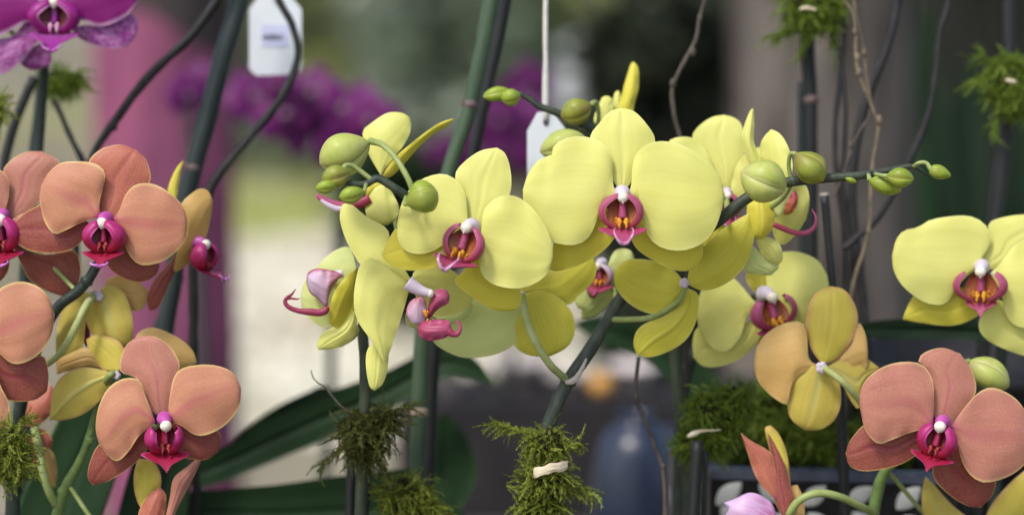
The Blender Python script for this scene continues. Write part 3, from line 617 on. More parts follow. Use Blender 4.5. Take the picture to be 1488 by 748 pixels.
F(o, zC, 1.225, [   # flower in profile facing left
    ('petal', 5, 'pale', 'yelb', [(296, 585), (276, 524), (262, 516), (236, 524), (202, 548), (170, 583), (140, 620), (130, 660), (136, 700), (165, 735), (205, 752), (262, 720)], dict(tip=7, dt=6, bulge=5)),
    ('petal', -4, 'yels', 'yelb', [(295, 575), (262, 605), (232, 640), (214, 690), (212, 738), (230, 752), (252, 742), (275, 700), (294, 640)], dict(tip=4, dt=-3, bulge=4, tilt=4)),
    ('petal', 1, 'yels', 'yelb', [(300, 590), (275, 640), (258, 700), (240, 750), (270, 772), (298, 720), (310, 650)], dict(tip=4, dt=0)),
    ('sepal', 0, 'yel', 'pale', [(292, 680), (255, 730), (220, 752), (190, 770), (177, 800), (180, 816), (230, 813), (272, 790), (292, 758)], dict(tip=5, dt=-2, bulge=5)),
    ('sepal', 6, 'pale', 'yelb', [(290, 740), (250, 790), (215, 812), (250, 808), (290, 782), (300, 755)], dict(tip=3)),
  ], [(529, 480, 1.242), (527, 440, 1.238), (522, 412, 1.232), (519, 396, 1.227)], None, 'yellow flower in profile facing left with a long dark curled lip')
fl = [c for c in o.children if c.name.startswith('flower')][-1]
blade('side_lobe', Z(zK, [(345, 100), (300, 82), (250, 75), (205, 78), (170, 105), (165, 150), (182, 195), (215, 225), (245, 258), (268, 275), (274, 245), (282, 200), (312, 150)]), 1.220, fl, 'lobew', 'lobei', bulge=7, tip=4, dt=-2)
blade('side_lobe', Z(zK, [(300, 95), (240, 72), (205, 73), (170, 92), (160, 140), (176, 190), (205, 215), (215, 150), (255, 110)]), 1.226, fl, 'lobe', 'lobei', bulge=4, tip=4, dt=0)
ribbon(fl, Z(zK, [(262, 270), (262, 288), (230, 300), (180, 296), (120, 290), (72, 272), (50, 245), (62, 222), (85, 205), (105, 178)]), [4, 5, 5, 5, 3.6, 3.2, 3, 2.6, 1.8, 0.6], 1.214, 'dtend')
ribbon(fl, Z(zK, [(60, 226), (85, 226), (110, 229), (128, 226)]), [2.2, 1.5, 1.2, 0.5], 1.214, 'dtend')
mb = MB(); mb.tube(P3(Z(zK, [(350, 95), (310, 108), (280, 120)]), 1.224), [px_m(6, 1.22), px_m(7, 1.22), px_m(6, 1.22)], 0, 10); mb.build('column', [M['colm']], fl)
F(o, zM, 1.228, [   # flower behind the striped bud
    ('petal', 3, 'yel', 'yelb', [(500, 420), (430, 300), (395, 210), (384, 132), (440, 82), (515, 30), (570, 13), (640, 20), (682, 46), (692, 95), (680, 160), (640, 232), (592, 290), (545, 350)], dict(tip=8, dt=5, bulge=5)),
    ('sepal', 0, 'yels', 'yel', [(500, 430), (560, 340), (610, 282), (700, 208), (800, 130), (880, 80), (965, 52), (962, 68), (920, 105), (850, 145), (740, 240), (650, 342), (560, 430)], dict(tip=6, dt=-4, bulge=4, tilt=3)),
    ('petal', -4, 'yel', 'yelb', [(520, 470), (470, 490), (430, 540), (402, 610), (405, 670), (430, 712), (480, 735), (545, 735), (600, 692), (615, 625), (590, 560), (555, 500)], dict(tip=7, dt=-2, bulge=5)),
    ('sepal', 4, 'yels', 'yelb', [(510, 460), (440, 470), (400, 520), (410, 570), (450, 560), (500, 510)], dict(tip=3)),
  ], [(578, 345, 1.238), (572, 310, 1.24), (558, 266, 1.232)], None, 'yellow flower turned away behind the striped bud')
fl = [c for c in o.children if c.name.startswith('flower')][-1]
ribbon(fl, Z(zM, [(430, 565), (380, 590), (320, 600), (240, 612), (170, 590), (110, 560), (92, 535)]), [6, 7, 6.5, 6, 5, 4, 2], 1.222, 'lobe')
ribbon(fl, Z(zM, [(300, 622), (230, 632), (165, 608), (115, 575)]), [3, 4, 3.5, 2], 1.219, 'colm', 'lip')
bud(o, Z(zM, [(430, 205)])[0], Z(zM, [(108, 345)])[0], 64, 1.190, -2, 'budp', [(603, 290, 1.172), (594, 262, 1.17), (575, 230, 1.174), (556, 211, 1.182), (538, 205, 1.190)], 0.35, 0.55, 'big pale striped bud on a long arched stalk', 4.2)
bud(o, (590, 297), (636, 279), 50, 1.160, -3, 'bud', [(590, 286, 1.172), (588, 296, 1.166), (594, 296, 1.162)], 0.5, 0.58, 'round green bud facing out at the bend of the stem')
bud(o, Z(zM, [(300, 400)])[0], Z(zM, [(120, 450)])[0], 34, 1.166, -2, 'budo', [(541, 262, 1.171), (528, 252, 1.171), (512, 241, 1.17), (502, 241, 1.168), (499, 246, 1.167)], 0.8, 0.5, None, 3.6)
bud(o, Z(zM, [(400, 520)])[0], Z(zM, [(232, 560)])[0], 26, 1.158, -2, 'bud', [(532, 267, 1.17), (530, 276, 1.163), (528, 280, 1.16)], 0.5, 0.55)
bud(o, Z(zM, [(215, 480)])[0], Z(zM, [(82, 500)])[0], 20, 1.162, -2, 'bud', None, 0.5, 0.5)
mb = MB()

# ================================================================== yellow orchid behind, only its tip above the wide flower
o = thing('orchid', root((1000, 700), 1.32), 'yellow orchid behind the wide flower, olive buds and narrow upright petals showing above it', 'orchid')
stem(o, [(1010, 1000, 1.32), (1005, 760, 1.31), (985, 560, 1.30), (975, 420, 1.29), (965, 330, 1.285), (940, 250, 1.275), (890, 205, 1.265), (858, 186, 1.262), (835, 176, 1.26), (808, 163, 1.258), (784, 155, 1.257), (768, 143, 1.257), (750, 134, 1.256)], [10, 10, 9.5, 9, 8.5, 8, 7.5, 6.5, 6, 6, 5, 4, 3], 1.27, 'stem')
F(o, zR, 1.272, [
    ('petal', 0, 'yels', 'yel', [(1000, 480), (925, 385), (945, 300), (965, 215), (990, 130), (1012, 65), (1030, 46), (1058, 72), (1070, 130), (1066, 230), (1040, 330), (1025, 400)], dict(tip=6, dt=2, bulge=6)),
    ('petal', 3, 'yel', 'yelb', [(960, 480), (895, 400), (890, 320), (905, 258), (930, 240), (945, 270), (960, 350), (985, 420)], dict(tip=4)),
    ('sepal', -2, 'yel', 'yelb', [(880, 490), (775, 470), (765, 420), (795, 340), (820, 288), (858, 278), (885, 300), (890, 370), (900, 440)], dict(tip=5, dt=0)),
    ('sepal', 2, 'yel', 'yelb', [(860, 520), (780, 520), (700, 510), (648, 486), (685, 470), (745, 490), (830, 500)], dict(tip=3)),
  ], [(905, 214, 1.268), (905, 200, 1.272), (908, 186, 1.273)], None, 'yellow flower rising narrow and upright behind the wide one')
bud(o, Z(zR, [(745, 340)])[0], Z(zR, [(540, 425)])[0], 40, 1.250, -2, 'budo', [(868, 192, 1.262), (870, 165, 1.258), (866, 149, 1.255), (859, 152, 1.251)], 0.4, 0.5, 'olive bud above the dark stem', 3.4)
bud(o, Z(zR, [(705, 560)])[0], Z(zR, [(395, 660)])[0], 44, 1.244, 0, 'budp', None, 0.8, 0.5, 'pale green bud half hidden behind the wide flower')
bud(o, Z(zR, [(265, 275)])[0], Z(zR, [(130, 300)])[0], 26, 1.252, 0, 'bud', None, 0.4, 0.5)
bud(o, Z(zR, [(200, 250)])[0], Z(zR, [(8, 285)])[0], 22, 1.256, -2, 'bud', None, 1.2, 0.5)

# ================================================================== yellow flower low on the right of the middle
o = thing('orchid', root((985, 800), 1.33), 'yellow orchid low behind the apricot flower, its one flower tilted above the moss', 'orchid')
stem(o, [(985, 1000, 1.345), (985, 760, 1.34), (990, 600, 1.335), (1005, 520, 1.33), (1040, 470, 1.32), (1080, 440, 1.29), (1098, 430, 1.275)], [9, 9, 9, 8, 7, 5, 4], 1.3, 'stemd')
F(o, zH, 1.262, [
    ('sepal', 3, 'yelb', 'yelb', [(222, 118), (190, 98), (168, 60), (182, 10), (215, -20), (245, 10), (246, 60), (236, 100)], dict(tip=4)),
    ('petal', -1, 'yel', 'yelb', [(200, 135), (165, 95), (135, 62), (100, 52), (60, 68), (34, 105), (25, 160), (30, 205), (50, 242), (86, 271), (118, 268), (150, 232), (168, 180)], dict(tip=7, dt=1)),
    ('petal', 0, 'yel', 'yelb', [(238, 130), (228, 80), (230, 20), (262, -12), (320, -16), (376, 8), (404, 50), (410, 95), (400, 150), (360, 195), (305, 190), (262, 150)], dict(tip=6, dt=3)),
    ('sepal', 4, 'yel', 'yelb', [(205, 170), (165, 190), (125, 243), (88, 252), (56, 226), (28, 200), (13, 240), (15, 290), (40, 314), (80, 318), (140, 300), (192, 260), (215, 210)], dict(tip=7, dt=5)),
    ('sepal', 6, 'yels', 'yelb', [(220, 180), (200, 240), (215, 300), (260, 310), (280, 250), (250, 190)], dict(tip=3)),
  ], [(1098, 430, 1.275), (1110, 432, 1.268), (1112, 440, 1.264)], ((222, 112), 1, dict(s=52, yaw=22, pitch=-6, roll=-14, style='y', tend=0.0, open_=1.1, mid=0.6, lobes=0.84)), 'tilted yellow flower with a violet red lip')

# ================================================================== yellow orchid at the right edge
o = thing('orchid', root((1420, 700), 1.31), 'yellow orchid at the right edge, one large flower above a broad dark leaf', 'orchid')
stem(o, [(1440, 1000, 1.335), (1445, 700, 1.325), (1452, 560, 1.315), (1456, 460, 1.30), (1440, 410, 1.275), (1428, 396, 1.262)], [10, 10, 9, 8, 6, 5], 1.3, 'stemd')
F(o, zJ, 1.246, [
    ('sepal', 3, 'yel', 'yelb', [(450, 375), (436, 335), (470, 285), (464, 215), (510, 190), (600, 178), (660, 190), (690, 250), (620, 330), (520, 375)], dict(tip=6, dt=4)),
    ('sepal', 4, 'yels', 'yelb', [(420, 480), (380, 440), (330, 465), (290, 478), (235, 472), (195, 470), (160, 538), (156, 558), (220, 570), (325, 581), (400, 560), (448, 520)], dict(tip=7, dt=6)),
    ('sepal', 4, 'yel', 'yelb', [(480, 480), (440, 540), (428, 580), (440, 612), (475, 642), (540, 672), (600, 690), (670, 690), (690, 630), (600, 560), (530, 500)], dict(tip=7, dt=5)),
    ('petal', -1, 'yel', 'yelb', [(428, 375), (440, 335), (468, 300), (474, 258), (455, 218), (425, 194), (380, 182), (310, 187), (255, 198), (228, 212), (210, 226), (160, 236), (130, 270), (115, 330), (122, 382), (150, 432), (192, 470), (240, 498), (290, 505), (322, 490), (345, 450), (385, 405)], dict(tip=13, dt=2, bulge=5)),
    ('petal', -1, 'yel', 'yelb', [(470, 390), (500, 365), (530, 325), (565, 285), (630, 265), (700, 290), (735, 390), (710, 520), (650, 580), (592, 588), (550, 572), (524, 530), (512, 470), (488, 420)], dict(tip=6, dt=2)),
  ], [(1428, 396, 1.262), (1430, 392, 1.255), (1432, 391, 1.249)], ((440, 375), 1, dict(s=50, yaw=-16, pitch=-8, roll=0, style='y', tend=0, mid=0.5, midw=0.7, open_=1.2, lobes=0.84)), 'large yellow flower at the right edge')
blade('leaf', [(1490, 515), (1420, 494), (1350, 493), (1290, 492), (1255, 486), (1240, 476), (1262, 468), (1310, 463), (1400, 466), (1500, 480)], 1.345, o, 'leafd', 'leaf', dt=-4, bulge=-3, crease=2, thick=1.6, tip=5)

# ================================================================== peach orchid at the left edge
o = thing('orchid', root((40, 800), 1.25), 'peach orchid at the left edge, big orange flowers stacked along a dark stem', 'orchid')
stem(o, [(15, 1000, 1.275), (18, 760, 1.255), (22, 640, 1.245), (30, 590, 1.24), (48, 520, 1.236), (70, 468, 1.234), (88, 442, 1.232), (112, 424, 1.231), (130, 404, 1.23), (142, 384, 1.23), (160, 368, 1.232), (200, 355, 1.238), (245, 350, 1.245)], [11, 11, 10, 9.5, 9, 8.5, 8, 8, 7.5, 7, 6.5, 5.5, 4], 1.23, 'stemd', nodes=[(126, 408, 9, 1.23)])
F(o, zI, 1.212, [
    ('sepal', 4, 'pead', 'peab', [(455, 358), (433, 320), (428, 255), (410, 180), (384, 130), (386, 100), (420, 62), (470, 38), (532, 31), (592, 54), (632, 92), (650, 140), (653, 190), (605, 260), (545, 322), (490, 355)], dict(tip=9, dt=4)),
    ('sepal', 5, 'peas', 'peab', [(400, 380), (340, 345), (265, 375), (225, 345), (200, 285), (128, 315), (75, 358), (52, 400), (60, 432), (90, 470), (140, 495), (220, 503), (300, 490), (355, 450)], dict(tip=7, dt=7)),
    ('sepal', 5, 'peas', 'peab', [(480, 450), (540, 440), (580, 520), (625, 552), (692, 545), (682, 590), (642, 620), (590, 626), (520, 602), (470, 560), (450, 500)], dict(tip=5, dt=7)),
    ('petal', -1, 'pea', 'peab2', [(432, 345), (432, 285), (446, 222), (458, 166), (440, 128), (390, 107), (320, 103), (260, 112), (210, 155), (180, 208), (172, 260), (180, 312), (196, 370), (234, 419), (282, 404), (340, 376), (402, 352)], dict(tip=9, dt=2, bulge=5)),
    ('petal', -1, 'pea', 'peab2', [(488, 352), (520, 312), (545, 250), (580, 210), (630, 197), (690, 210), (760, 258), (800, 308), (814, 368), (806, 430), (780, 480), (722, 530), (662, 551), (610, 553), (570, 522), (543, 470), (518, 400)], dict(tip=8, dt=2, bulge=5)),
  ], [(150, 378, 1.23), (152, 350, 1.225), (152, 325, 1.214)], ((460, 362), 1, dict(s=48, yaw=-6, pitch=-6, style='p', tend=0.3, mid=0.8, open_=1.08)), 'big peach flower facing out above the stem')
F(o, zI, 1.232, [   # cut by the frame
    ('sepal', 3, 'pink', 'peab', [(20, 362), (20, 300), (22, 200), (14, 140), (55, 92), (118, 62), (180, 60), (230, 84), (258, 112), (205, 190), (178, 270), (120, 320), (70, 350)], dict(tip=6)),
    ('petal', -1, 'pink', 'peab2', [(-5, 355), (-60, 340), (-160, 300), (-180, 220), (-120, 150), (-60, 132), (0, 140), (35, 178), (38, 250), (20, 320)], dict(tip=3)),
    ('sepal', 4, 'peas', 'peab', [(40, 430), (76, 460), (130, 500), (220, 506), (325, 490), (350, 560), (345, 620), (312, 670), (270, 688), (200, 665), (130, 620), (92, 550)], dict(tip=8, dt=3)),
    ('sepal', 4, 'peas', 'peab', [(-10, 460), (-60, 520), (-70, 600), (-30, 640), (15, 610), (40, 560), (30, 490)], dict(tip=3)),
    ('petal', -1, 'pink', 'peab2', [(30, 380), (60, 350), (110, 330), (130, 380), (110, 430), (70, 450)], dict(tip=3)),
  ], [(112, 424, 1.231), (60, 370, 1.24), (15, 325, 1.235)], ((8, 350), 1, dict(s=52, yaw=6, pitch=-4, style='p', tend=0.4)), 'rosy flower cut by the left edge')
F(o, zB, 1.205, [   # lower, centre outside the frame
    ('petal', -1, 'pea', 'peab2', [(-40, 232), (-22, 130), (0, 90), (50, 70), (100, 79), (140, 114), (159, 165), (150, 222), (122, 272), (82, 301), (40, 309), (5, 285)], dict(tip=6, bulge=5)),
    ('sepal', 4, 'peas', 'peab', [(-40, 262), (-5, 262), (40, 300), (85, 296), (125, 284), (141, 335), (137, 388), (102, 413), (50, 418), (0, 405), (-40, 370)], dict(tip=6)),
    ('petal', -2, 'pea', 'peab2', [(-50, 250), (-20, 320), (5, 380), (25, 420), (25, 470), (0, 515), (-40, 520), (-80, 420)], dict(tip=5)),
  ], [(40, 560, 1.238), (0, 530, 1.222), (-20, 492, 1.208)], None, 'peach flower cut by the left edge below the others')
F(o, zI, 1.25, [   # profile, facing right
    ('sepal', 5, 'yels', 'pead', [(765, 330), (745, 265), (729, 232), (742, 182), (770, 128), (797, 98), (778, 190), (769, 262)], dict(tip=5, bulge=3, wav=0.3)),
    ('petal', -2, 'peab2', 'peab', [(772, 520), (778, 440), (800, 360), (786, 292), (828, 246), (868, 221), (905, 232), (926, 275), (916, 350), (892, 440), (850, 505), (800, 562), (765, 584), (752, 568)], dict(tip=7, dt=-2, bulge=6, tilt=4)),
    ('sepal', 2, 'peas', 'peab', [(790, 540), (770, 500), (735, 545), (690, 590), (655, 640), (638, 700), (645, 752), (690, 735), (735, 640), (762, 580)], dict(tip=6, dt=0)),
    ('petal', 4, 'pead', 'peab2', [(790, 500), (800, 430), (850, 400), (890, 430), (870, 500), (820, 540)], dict(tip=3)),
  ], [(245, 350, 1.245), (258, 358, 1.248), (266, 368, 1.25)], ((850, 462), 0, dict(s=42, yaw=62, pitch=2, style='p', tend=0.5, mid=1.1, lobes=0.9)), 'peach flower in profile facing right')
F(o, zB, 1.242, [   # seen from behind
    ('petal', 0, 'peab', 'pea', [(285, 108), (262, 125), (248, 162), (260, 212), (290, 250), (340, 273), (378, 252), (388, 210), (380, 150), (360, 102), (330, 81), (302, 84)], dict(tip=5, bulge=5)),
    ('petal', 0, 'peab', 'pea', [(280, 108), (248, 102), (190, 140), (166, 200), (162, 262), (164, 302), (208, 292), (240, 262), (248, 200), (262, 140)], dict(tip=5, bulge=4)),
    ('sepal', 4, 'peab2', 'pea', [(300, 110), (310, 65), (350, 52), (402, 70), (432, 100), (420, 142), (390, 156), (345, 130)], dict(tip=4)),
    ('sepal', 5, 'peas', 'pea', [(248, 175), (240, 230), (250, 262), (262, 235), (258, 190)], dict(tip=2)),
  ], [(64, 532, 1.237), (90, 510, 1.226), (112, 470, 1.224), (124, 445, 1.228), (138, 427, 1.24)], None, 'yellowish flower seen from behind on an arched pale stalk', 'pedy', r1=5, r0=5.5)
receptacle([c for c in o.children if c.name.startswith('flower')][-1], 143, 430, 1.238, 7)

# ================================================================== peach orchid at the lower left
o = thing('orchid', root((80, 800), 1.26), 'peach orchid at the lower left, rosy flower over a pale green stem and dark leaves', 'orchid')
stem(o, [(70, 1010, 1.28), (76, 800, 1.262), (84, 745, 1.252), (96, 706, 1.248), (112, 678, 1.245), (128, 640, 1.242), (142, 590, 1.238), (156, 552, 1.232), (166, 540, 1.229)], [9, 9, 8.5, 7.5, 7, 6, 5.5, 5, 4], 1.25, 'stem2', nodes=[(92, 714, 8.5, 1.249), (130, 638, 7.5, 1.242)])
F(o, zB, 1.205, [
    ('sepal', 4, 'pink', 'peab', [(472, 468), (440, 440), (402, 355), (350, 332), (354, 282), (375, 246), (410, 228), (450, 230), (490, 254), (514, 288), (522, 320), (504, 380), (492, 440)], dict(tip=6, dt=4)),
    ('sepal', 5, 'peas', 'peab', [(445, 500), (402, 490), (350, 555), (312, 540), (284, 545), (260, 598), (255, 640), (270, 661), (312, 650), (362, 620), (402, 588), (435, 545)], dict(tip=7, dt=8)),
    ('sepal', 5, 'peas', 'peab', [(500, 480), (560, 485), (618, 492), (642, 520), (633, 565), (602, 586), (560, 586), (505, 565)], dict(tip=4, dt=6)),
    ('petal', -1, 'pea', 'peab2', [(452, 478), (422, 400), (405, 358), (390, 349), (350, 354), (310, 384), (285, 440), (278, 500), (290, 546), (320, 581), (345, 590), (376, 560), (402, 520), (432, 494)], dict(tip=8, dt=2, bulge=5)),
    ('petal', -1, 'pea', 'peab2', [(488, 470), (494, 400), (514, 332), (570, 312), (630, 314), (676, 334), (701, 375), (696, 430), (662, 480), (612, 511), (570, 516), (528, 490)], dict(tip=6, dt=1, bulge=5)),
  ], [(150, 566, 1.236), (190, 590, 1.235), (225, 620, 1.222), (236, 612, 1.208)], ((478, 475), 1, dict(s=48, yaw=14, pitch=-12, style='p', tend=0, mid=0.85, open_=1.05, midw=1.15, lobes=0.80)), 'rosy peach flower facing out at the lower left')
F(o, zB, 1.232, [
    ('petal', 0, 'peab', 'pea', [(335, 338), (290, 324), (230, 320), (180, 344), (154, 385), (148, 425), (143, 472), (190, 472), (250, 450), (300, 402)], dict(tip=6, bulge=4, crease=-1)),
    ('sepal', 3, 'peab2', 'pea', [(335, 330), (270, 318), (200, 330), (165, 340), (165, 300), (190, 285), (250, 262), (300, 300)], dict(tip=3)),
    ('sepal', 1, 'peab3', 'pea', [(338, 330), (300, 325), (265, 290), (250, 238), (280, 225), (340, 240), (366, 280), (358, 320)], dict(tip=3)),
    ('petal', 5, 'peab2', 'peab', [(350, 330), (390, 240), (410, 212), (452, 204), (520, 234), (560, 270), (572, 306), (520, 330), (440, 345)], dict(tip=6, dt=4)),
  ], [(152, 556, 1.234), (160, 545, 1.227), (166, 542, 1.229)], None, 'yellow green flower seen from behind', r1=6)
receptacle([c for c in o.children if c.name.startswith('flower')][-1], 169, 545, 1.228, 6)
F(o, zB, 1.222, [
    ('petal', 4, 'peab3', 'peab', [(420, 745), (396, 700), (388, 640), (400, 584), (440, 588), (464, 620), (468, 665), (450, 710)], dict(tip=3)),
    ('petal', 0, 'pead', 'peab2', [(410, 790), (402, 745), (428, 692), (464, 665), (482, 690), (478, 745), (450, 790)], dict(tip=3, bulge=6)),
    ('sepal', -2, 'pink', 'peab', [(470, 790), (484, 740), (494, 695), (505, 640), (545, 606), (592, 568), (575, 612), (545, 670), (515, 730), (495, 780)], dict(tip=5, bulge=5)),
  ], [(98, 702, 1.248), (150, 770, 1.24), (205, 770, 1.228), (218, 765, 1.222)], None, 'peach flower cut by the bottom edge with a pointed sepal')
F(o, zB, 1.262, [
    ('petal', 0, 'pead', 'peab', [(98, 495), (64, 480), (66, 440), (95, 408), (150, 368), (163, 420), (142, 462)], dict(tip=4)),
    ('sepal', 1, 'pead', 'peab', [(95, 500), (125, 498), (148, 520), (150, 550), (125, 580), (95, 605), (88, 550)], dict(tip=4)),
    ('petal', 3, 'peab2', 'peas', [(118, 560), (138, 550), (158, 575), (166, 620), (162, 668), (140, 660), (120, 640), (112, 600)], dict(tip=4)),
  ], [(82, 733, 1.25), (72, 715, 1.246), (62, 685, 1.248), (57, 650, 1.256), (50, 622, 1.262)], None, 'small peach flower turned away on a green stalk', 'pedi', r1=6, r0=6)
blade('leaf', [(30, 900), (20, 760), (70, 640), (110, 560), (150, 470), (205, 520), (200, 600), (170, 690), (130, 800), (90, 910)], 1.315, o, 'leaf', 'leafd', dt=8, bulge=-6, crease=3, thick=1.6, tip=4)
blade('leaf', [(150, 960), (160, 800), (200, 650), (240, 590), (270, 640), (275, 720), (255, 820), (210, 960)], 1.335, o, 'leaf', 'leafd', dt=10, bulge=-6, crease=3, thick=1.6, tip=3)

# ================================================================== peach orchid at the lower right
o = thing('orchid', root((1270, 800), 1.27), 'peach orchid at the lower right with a large rosy flower and one pale green bud', 'orchid')
stem(o, [(1262, 1010, 1.285), (1264, 800, 1.268), (1270, 740, 1.262), (1282, 692, 1.255), (1300, 672, 1.25), (1330, 655, 1.246), (1370, 630, 1.244), (1420, 580, 1.25), (1450, 560, 1.252)], [10, 10, 9, 8, 6, 6, 5.5, 5, 3.5], 1.25, 'stem2')
F(o, zH, 1.212, [
    ('sepal', 4, 'pink', 'peab', [(738, 500), (712, 450), (705, 370), (690, 320), (668, 300), (688, 275), (740, 262), (790, 279), (820, 318), (836, 365), (832, 402), (795, 452), (765, 490)], dict(tip=7, dt=4)),
    ('sepal', 5, 'peas', 'peab', [(700, 500), (640, 485), (570, 508), (522, 480), (472, 530), (458, 570), (470, 605), (510, 620), (580, 612), (642, 588), (690, 545)], dict(tip=5, dt=8)),
    ('sepal', 5, 'peas', 'peab', [(740, 530), (805, 540), (852, 612), (893, 640), (884, 690), (850, 726), (810, 720), (760, 690), (714, 640), (715, 580)], dict(tip=5, dt=8)),
    ('petal', -1, 'pink', 'peab2', [(712, 490), (714, 400), (708, 350), (680, 310), (620, 303), (560, 320), (515, 358), (499, 400), (500, 440), (515, 500), (550, 540), (590, 530), (640, 510), (690, 496)], dict(tip=8, dt=2, bulge=5)),
    ('petal', -1, 'pink', 'peab2', [(765, 490), (800, 440), (840, 395), (880, 377), (930, 394), (970, 430), (1002, 500), (992, 580), (942, 630), (870, 653), (830, 640), (800, 602), (782, 540)], dict(tip=6, dt=1, bulge=5)),
  ], [(1330, 655, 1.246), (1350, 645, 1.235), (1366, 625, 1.215)], ((738, 485), 1, dict(s=50, yaw=-16, pitch=-6, roll=16, style='p', tend=0, mid=0.7, open_=1.1, lobes=0.92)), 'large rosy peach flower facing out at the lower right')
F(o, zH, 1.236, [
    ('sepal', 2, 'peab3', 'pea', [(388, 312), (356, 262), (341, 200), (350, 140), (375, 100), (415, 83), (456, 95), (486, 140), (493, 190), (476, 240), (430, 295)], dict(tip=5, bulge=7)),
    ('petal', 0, 'peab2', 'pea', [(385, 315), (352, 295), (345, 225), (330, 188), (280, 191), (230, 219), (200, 260), (191, 310), (200, 352), (230, 392), (268, 420), (288, 425), (302, 370), (345, 328)], dict(tip=7, bulge=4)),
    ('petal', 5, 'peab2', 'pea', [(405, 312), (440, 282), (490, 190), (516, 225), (523, 272), (518, 320), (470, 330)], dict(tip=4)),
    ('sepal', 3, 'peab', 'pea', [(405, 318), (450, 290), (510, 290), (556, 320), (520, 362), (505, 402), (497, 442), (470, 412), (440, 352)], dict(tip=3)),
    ('sepal', -1, 'peab', 'pea', [(390, 322), (340, 313), (310, 348), (292, 390), (289, 440), (304, 475), (340, 502), (382, 500), (422, 475), (443, 430), (441, 370), (418, 328)], dict(tip=6, bulge=4)),
  ], [(1300, 672, 1.25), (1285, 640, 1.246), (1255, 590, 1.234), (1226, 556, 1.226), (1197, 534, 1.228)], None, 'apricot flower seen from behind', 'pedy', r1=5, r0=5)
receptacle([c for c in o.children if c.name.startswith('flower')][-1], 1194, 534, 1.231, 8.5)
F(o, zH, 1.235, [
    ('petal', 0, 'pead', 'peab', [(258, 705), (215, 665), (190, 620), (172, 565), (153, 508), (180, 530), (242, 568), (252, 610), (262, 660)], dict(tip=4, bulge=4)),
    ('petal', 4, 'peab3', 'peab', [(285, 690), (250, 600), (232, 540), (223, 496), (240, 487), (262, 510), (285, 560), (294, 620), (296, 660)], dict(tip=4)),
    ('sepal', -1, 'peas', 'peab', [(285, 770), (250, 700), (245, 600), (234, 530), (224, 494), (255, 540), (280, 590), (298, 660), (308, 705)], dict(tip=4, bulge=5)),
    ('sepal', 3, 'peab2', 'peab', [(285, 770), (292, 700), (300, 665), (318, 660), (335, 700), (338, 760), (320, 800)], dict(tip=3)),
    ('petal', -3, 'lilac', 'pmid', [(262, 765), (246, 720), (220, 695), (180, 682), (140, 698), (104, 712), (118, 735), (106, 752), (135, 790), (220, 800)], dict(tip=5, bulge=8)),
  ], [(1270, 745, 1.262), (1250, 735, 1.245), (1222, 722, 1.236), (1190, 716, 1.232), (1162, 726, 1.232), (1145, 748, 1.235)], None, 'peach flower in profile with a pale violet lip at the bottom edge', 'pedi', r1=5.5, r0=6)
F(o, zH, 1.258, [
    ('petal', 0, 'peab', 'pea', [(850, 780), (770, 720), (720, 665), (690, 636), (678, 690), (690, 760), (750, 810)], dict(tip=3)),
    ('petal', 1, 'peab3', 'pea', [(850, 790), (880, 720), (930, 660), (985, 612), (1010, 700), (990, 790)], dict(tip=3)),
  ], [(1290, 684, 1.255), (1360, 760, 1.27), (1420, 775, 1.262)], None, 'yellow flower seen from behind under the large rosy one')
bud(o, (1408, 525), (1466, 562), 46, 1.238, 0, 'budp', [(1440, 566, 1.252), (1410, 545, 1.245), (1403, 527, 1.24), (1410, 524, 1.238)], 0.5, 0.5, 'pale green bud behind the rosy flower')

# ================================================================== purple orchid at the upper left
o = thing('orchid', root((60, 800), 1.34), 'spotted purple orchid at the top left corner with white edged petals', 'orchid')
stem(o, [(20, 1010, 1.345), (25, 700, 1.34), (36, 400, 1.335), (55, 220, 1.33), (63, 120, 1.325), (70, 40, 1.315), (80, 10, 1.31)], [9, 9, 8.5, 8, 7, 6, 4], 1.33, 'stemd')
F(o, zN, 1.295, [
    ('sepal', 4, 'pur', 'purs', [(255, 20), (200, -60), (215, -170), (270, -210), (330, -170), (340, -60)], dict(tip=3)),
    ('sepal', 4, 'purs', 'purs', [(340, 130), (400, 120), (470, 122), (560, 96), (622, 68), (650, 105), (646, 165), (615, 205), (580, 226), (500, 226), (420, 205), (360, 170)], dict(tip=6, dt=3)),
    ('sepal', 4, 'purs', 'purs', [(200, 150), (130, 100), (60, 170), (-20, 190), (-90, 240), (-80, 330), (0, 352), (80, 310), (150, 225), (190, 190)], dict(tip=5, dt=3)),
    ('petal', -1, 'pur', 'purs', [(300, 60), (320, -40), (400, -160), (520, -190), (640, -130), (690, -40), (650, 5), (602, 70), (540, 108), (472, 126), (415, 104), (360, 90)], dict(tip=5)),
    ('petal', -1, 'pur', 'purs', [(220, 70), (170, -20), (80, -90), (-60, -110), (-140, -30), (-120, 100), (-40, 172), (40, 150), (110, 108), (180, 100)], dict(tip=5)),
    ('sepal', 8, 'purs', 'purs', [(230, 200), (160, 220), (110, 280), (98, 305), (150, 335), (210, 320), (245, 290)], dict(tip=4)),
  ], [(80, 10, 1.31), (82, 14, 1.305), (82, 16, 1.297)], ((262, 10), 2, dict(s=50, yaw=4, pitch=-4, style='u', tend=0.5, mid=1.0, midw=1.1, droop=0.15, open_=1.35)), None, r1=6)
F(o, zN, 1.30, [
    ('petal', -3, 'purs', 'pur', [(-60, 20), (-20, -60), (60, -90), (130, -60), (140, 0), (120, 70), (60, 108), (0, 105)], dict(tip=4)),
    ('petal', 3, 'pur', 'purs', [(-70, 40), (-20, -90), (-120, -100), (-170, 0)], dict(tip=2)),
  ], [(66, 80, 1.325), (20, 50, 1.32), (-10, 15, 1.303)], None, 'purple flower cut by the left edge')
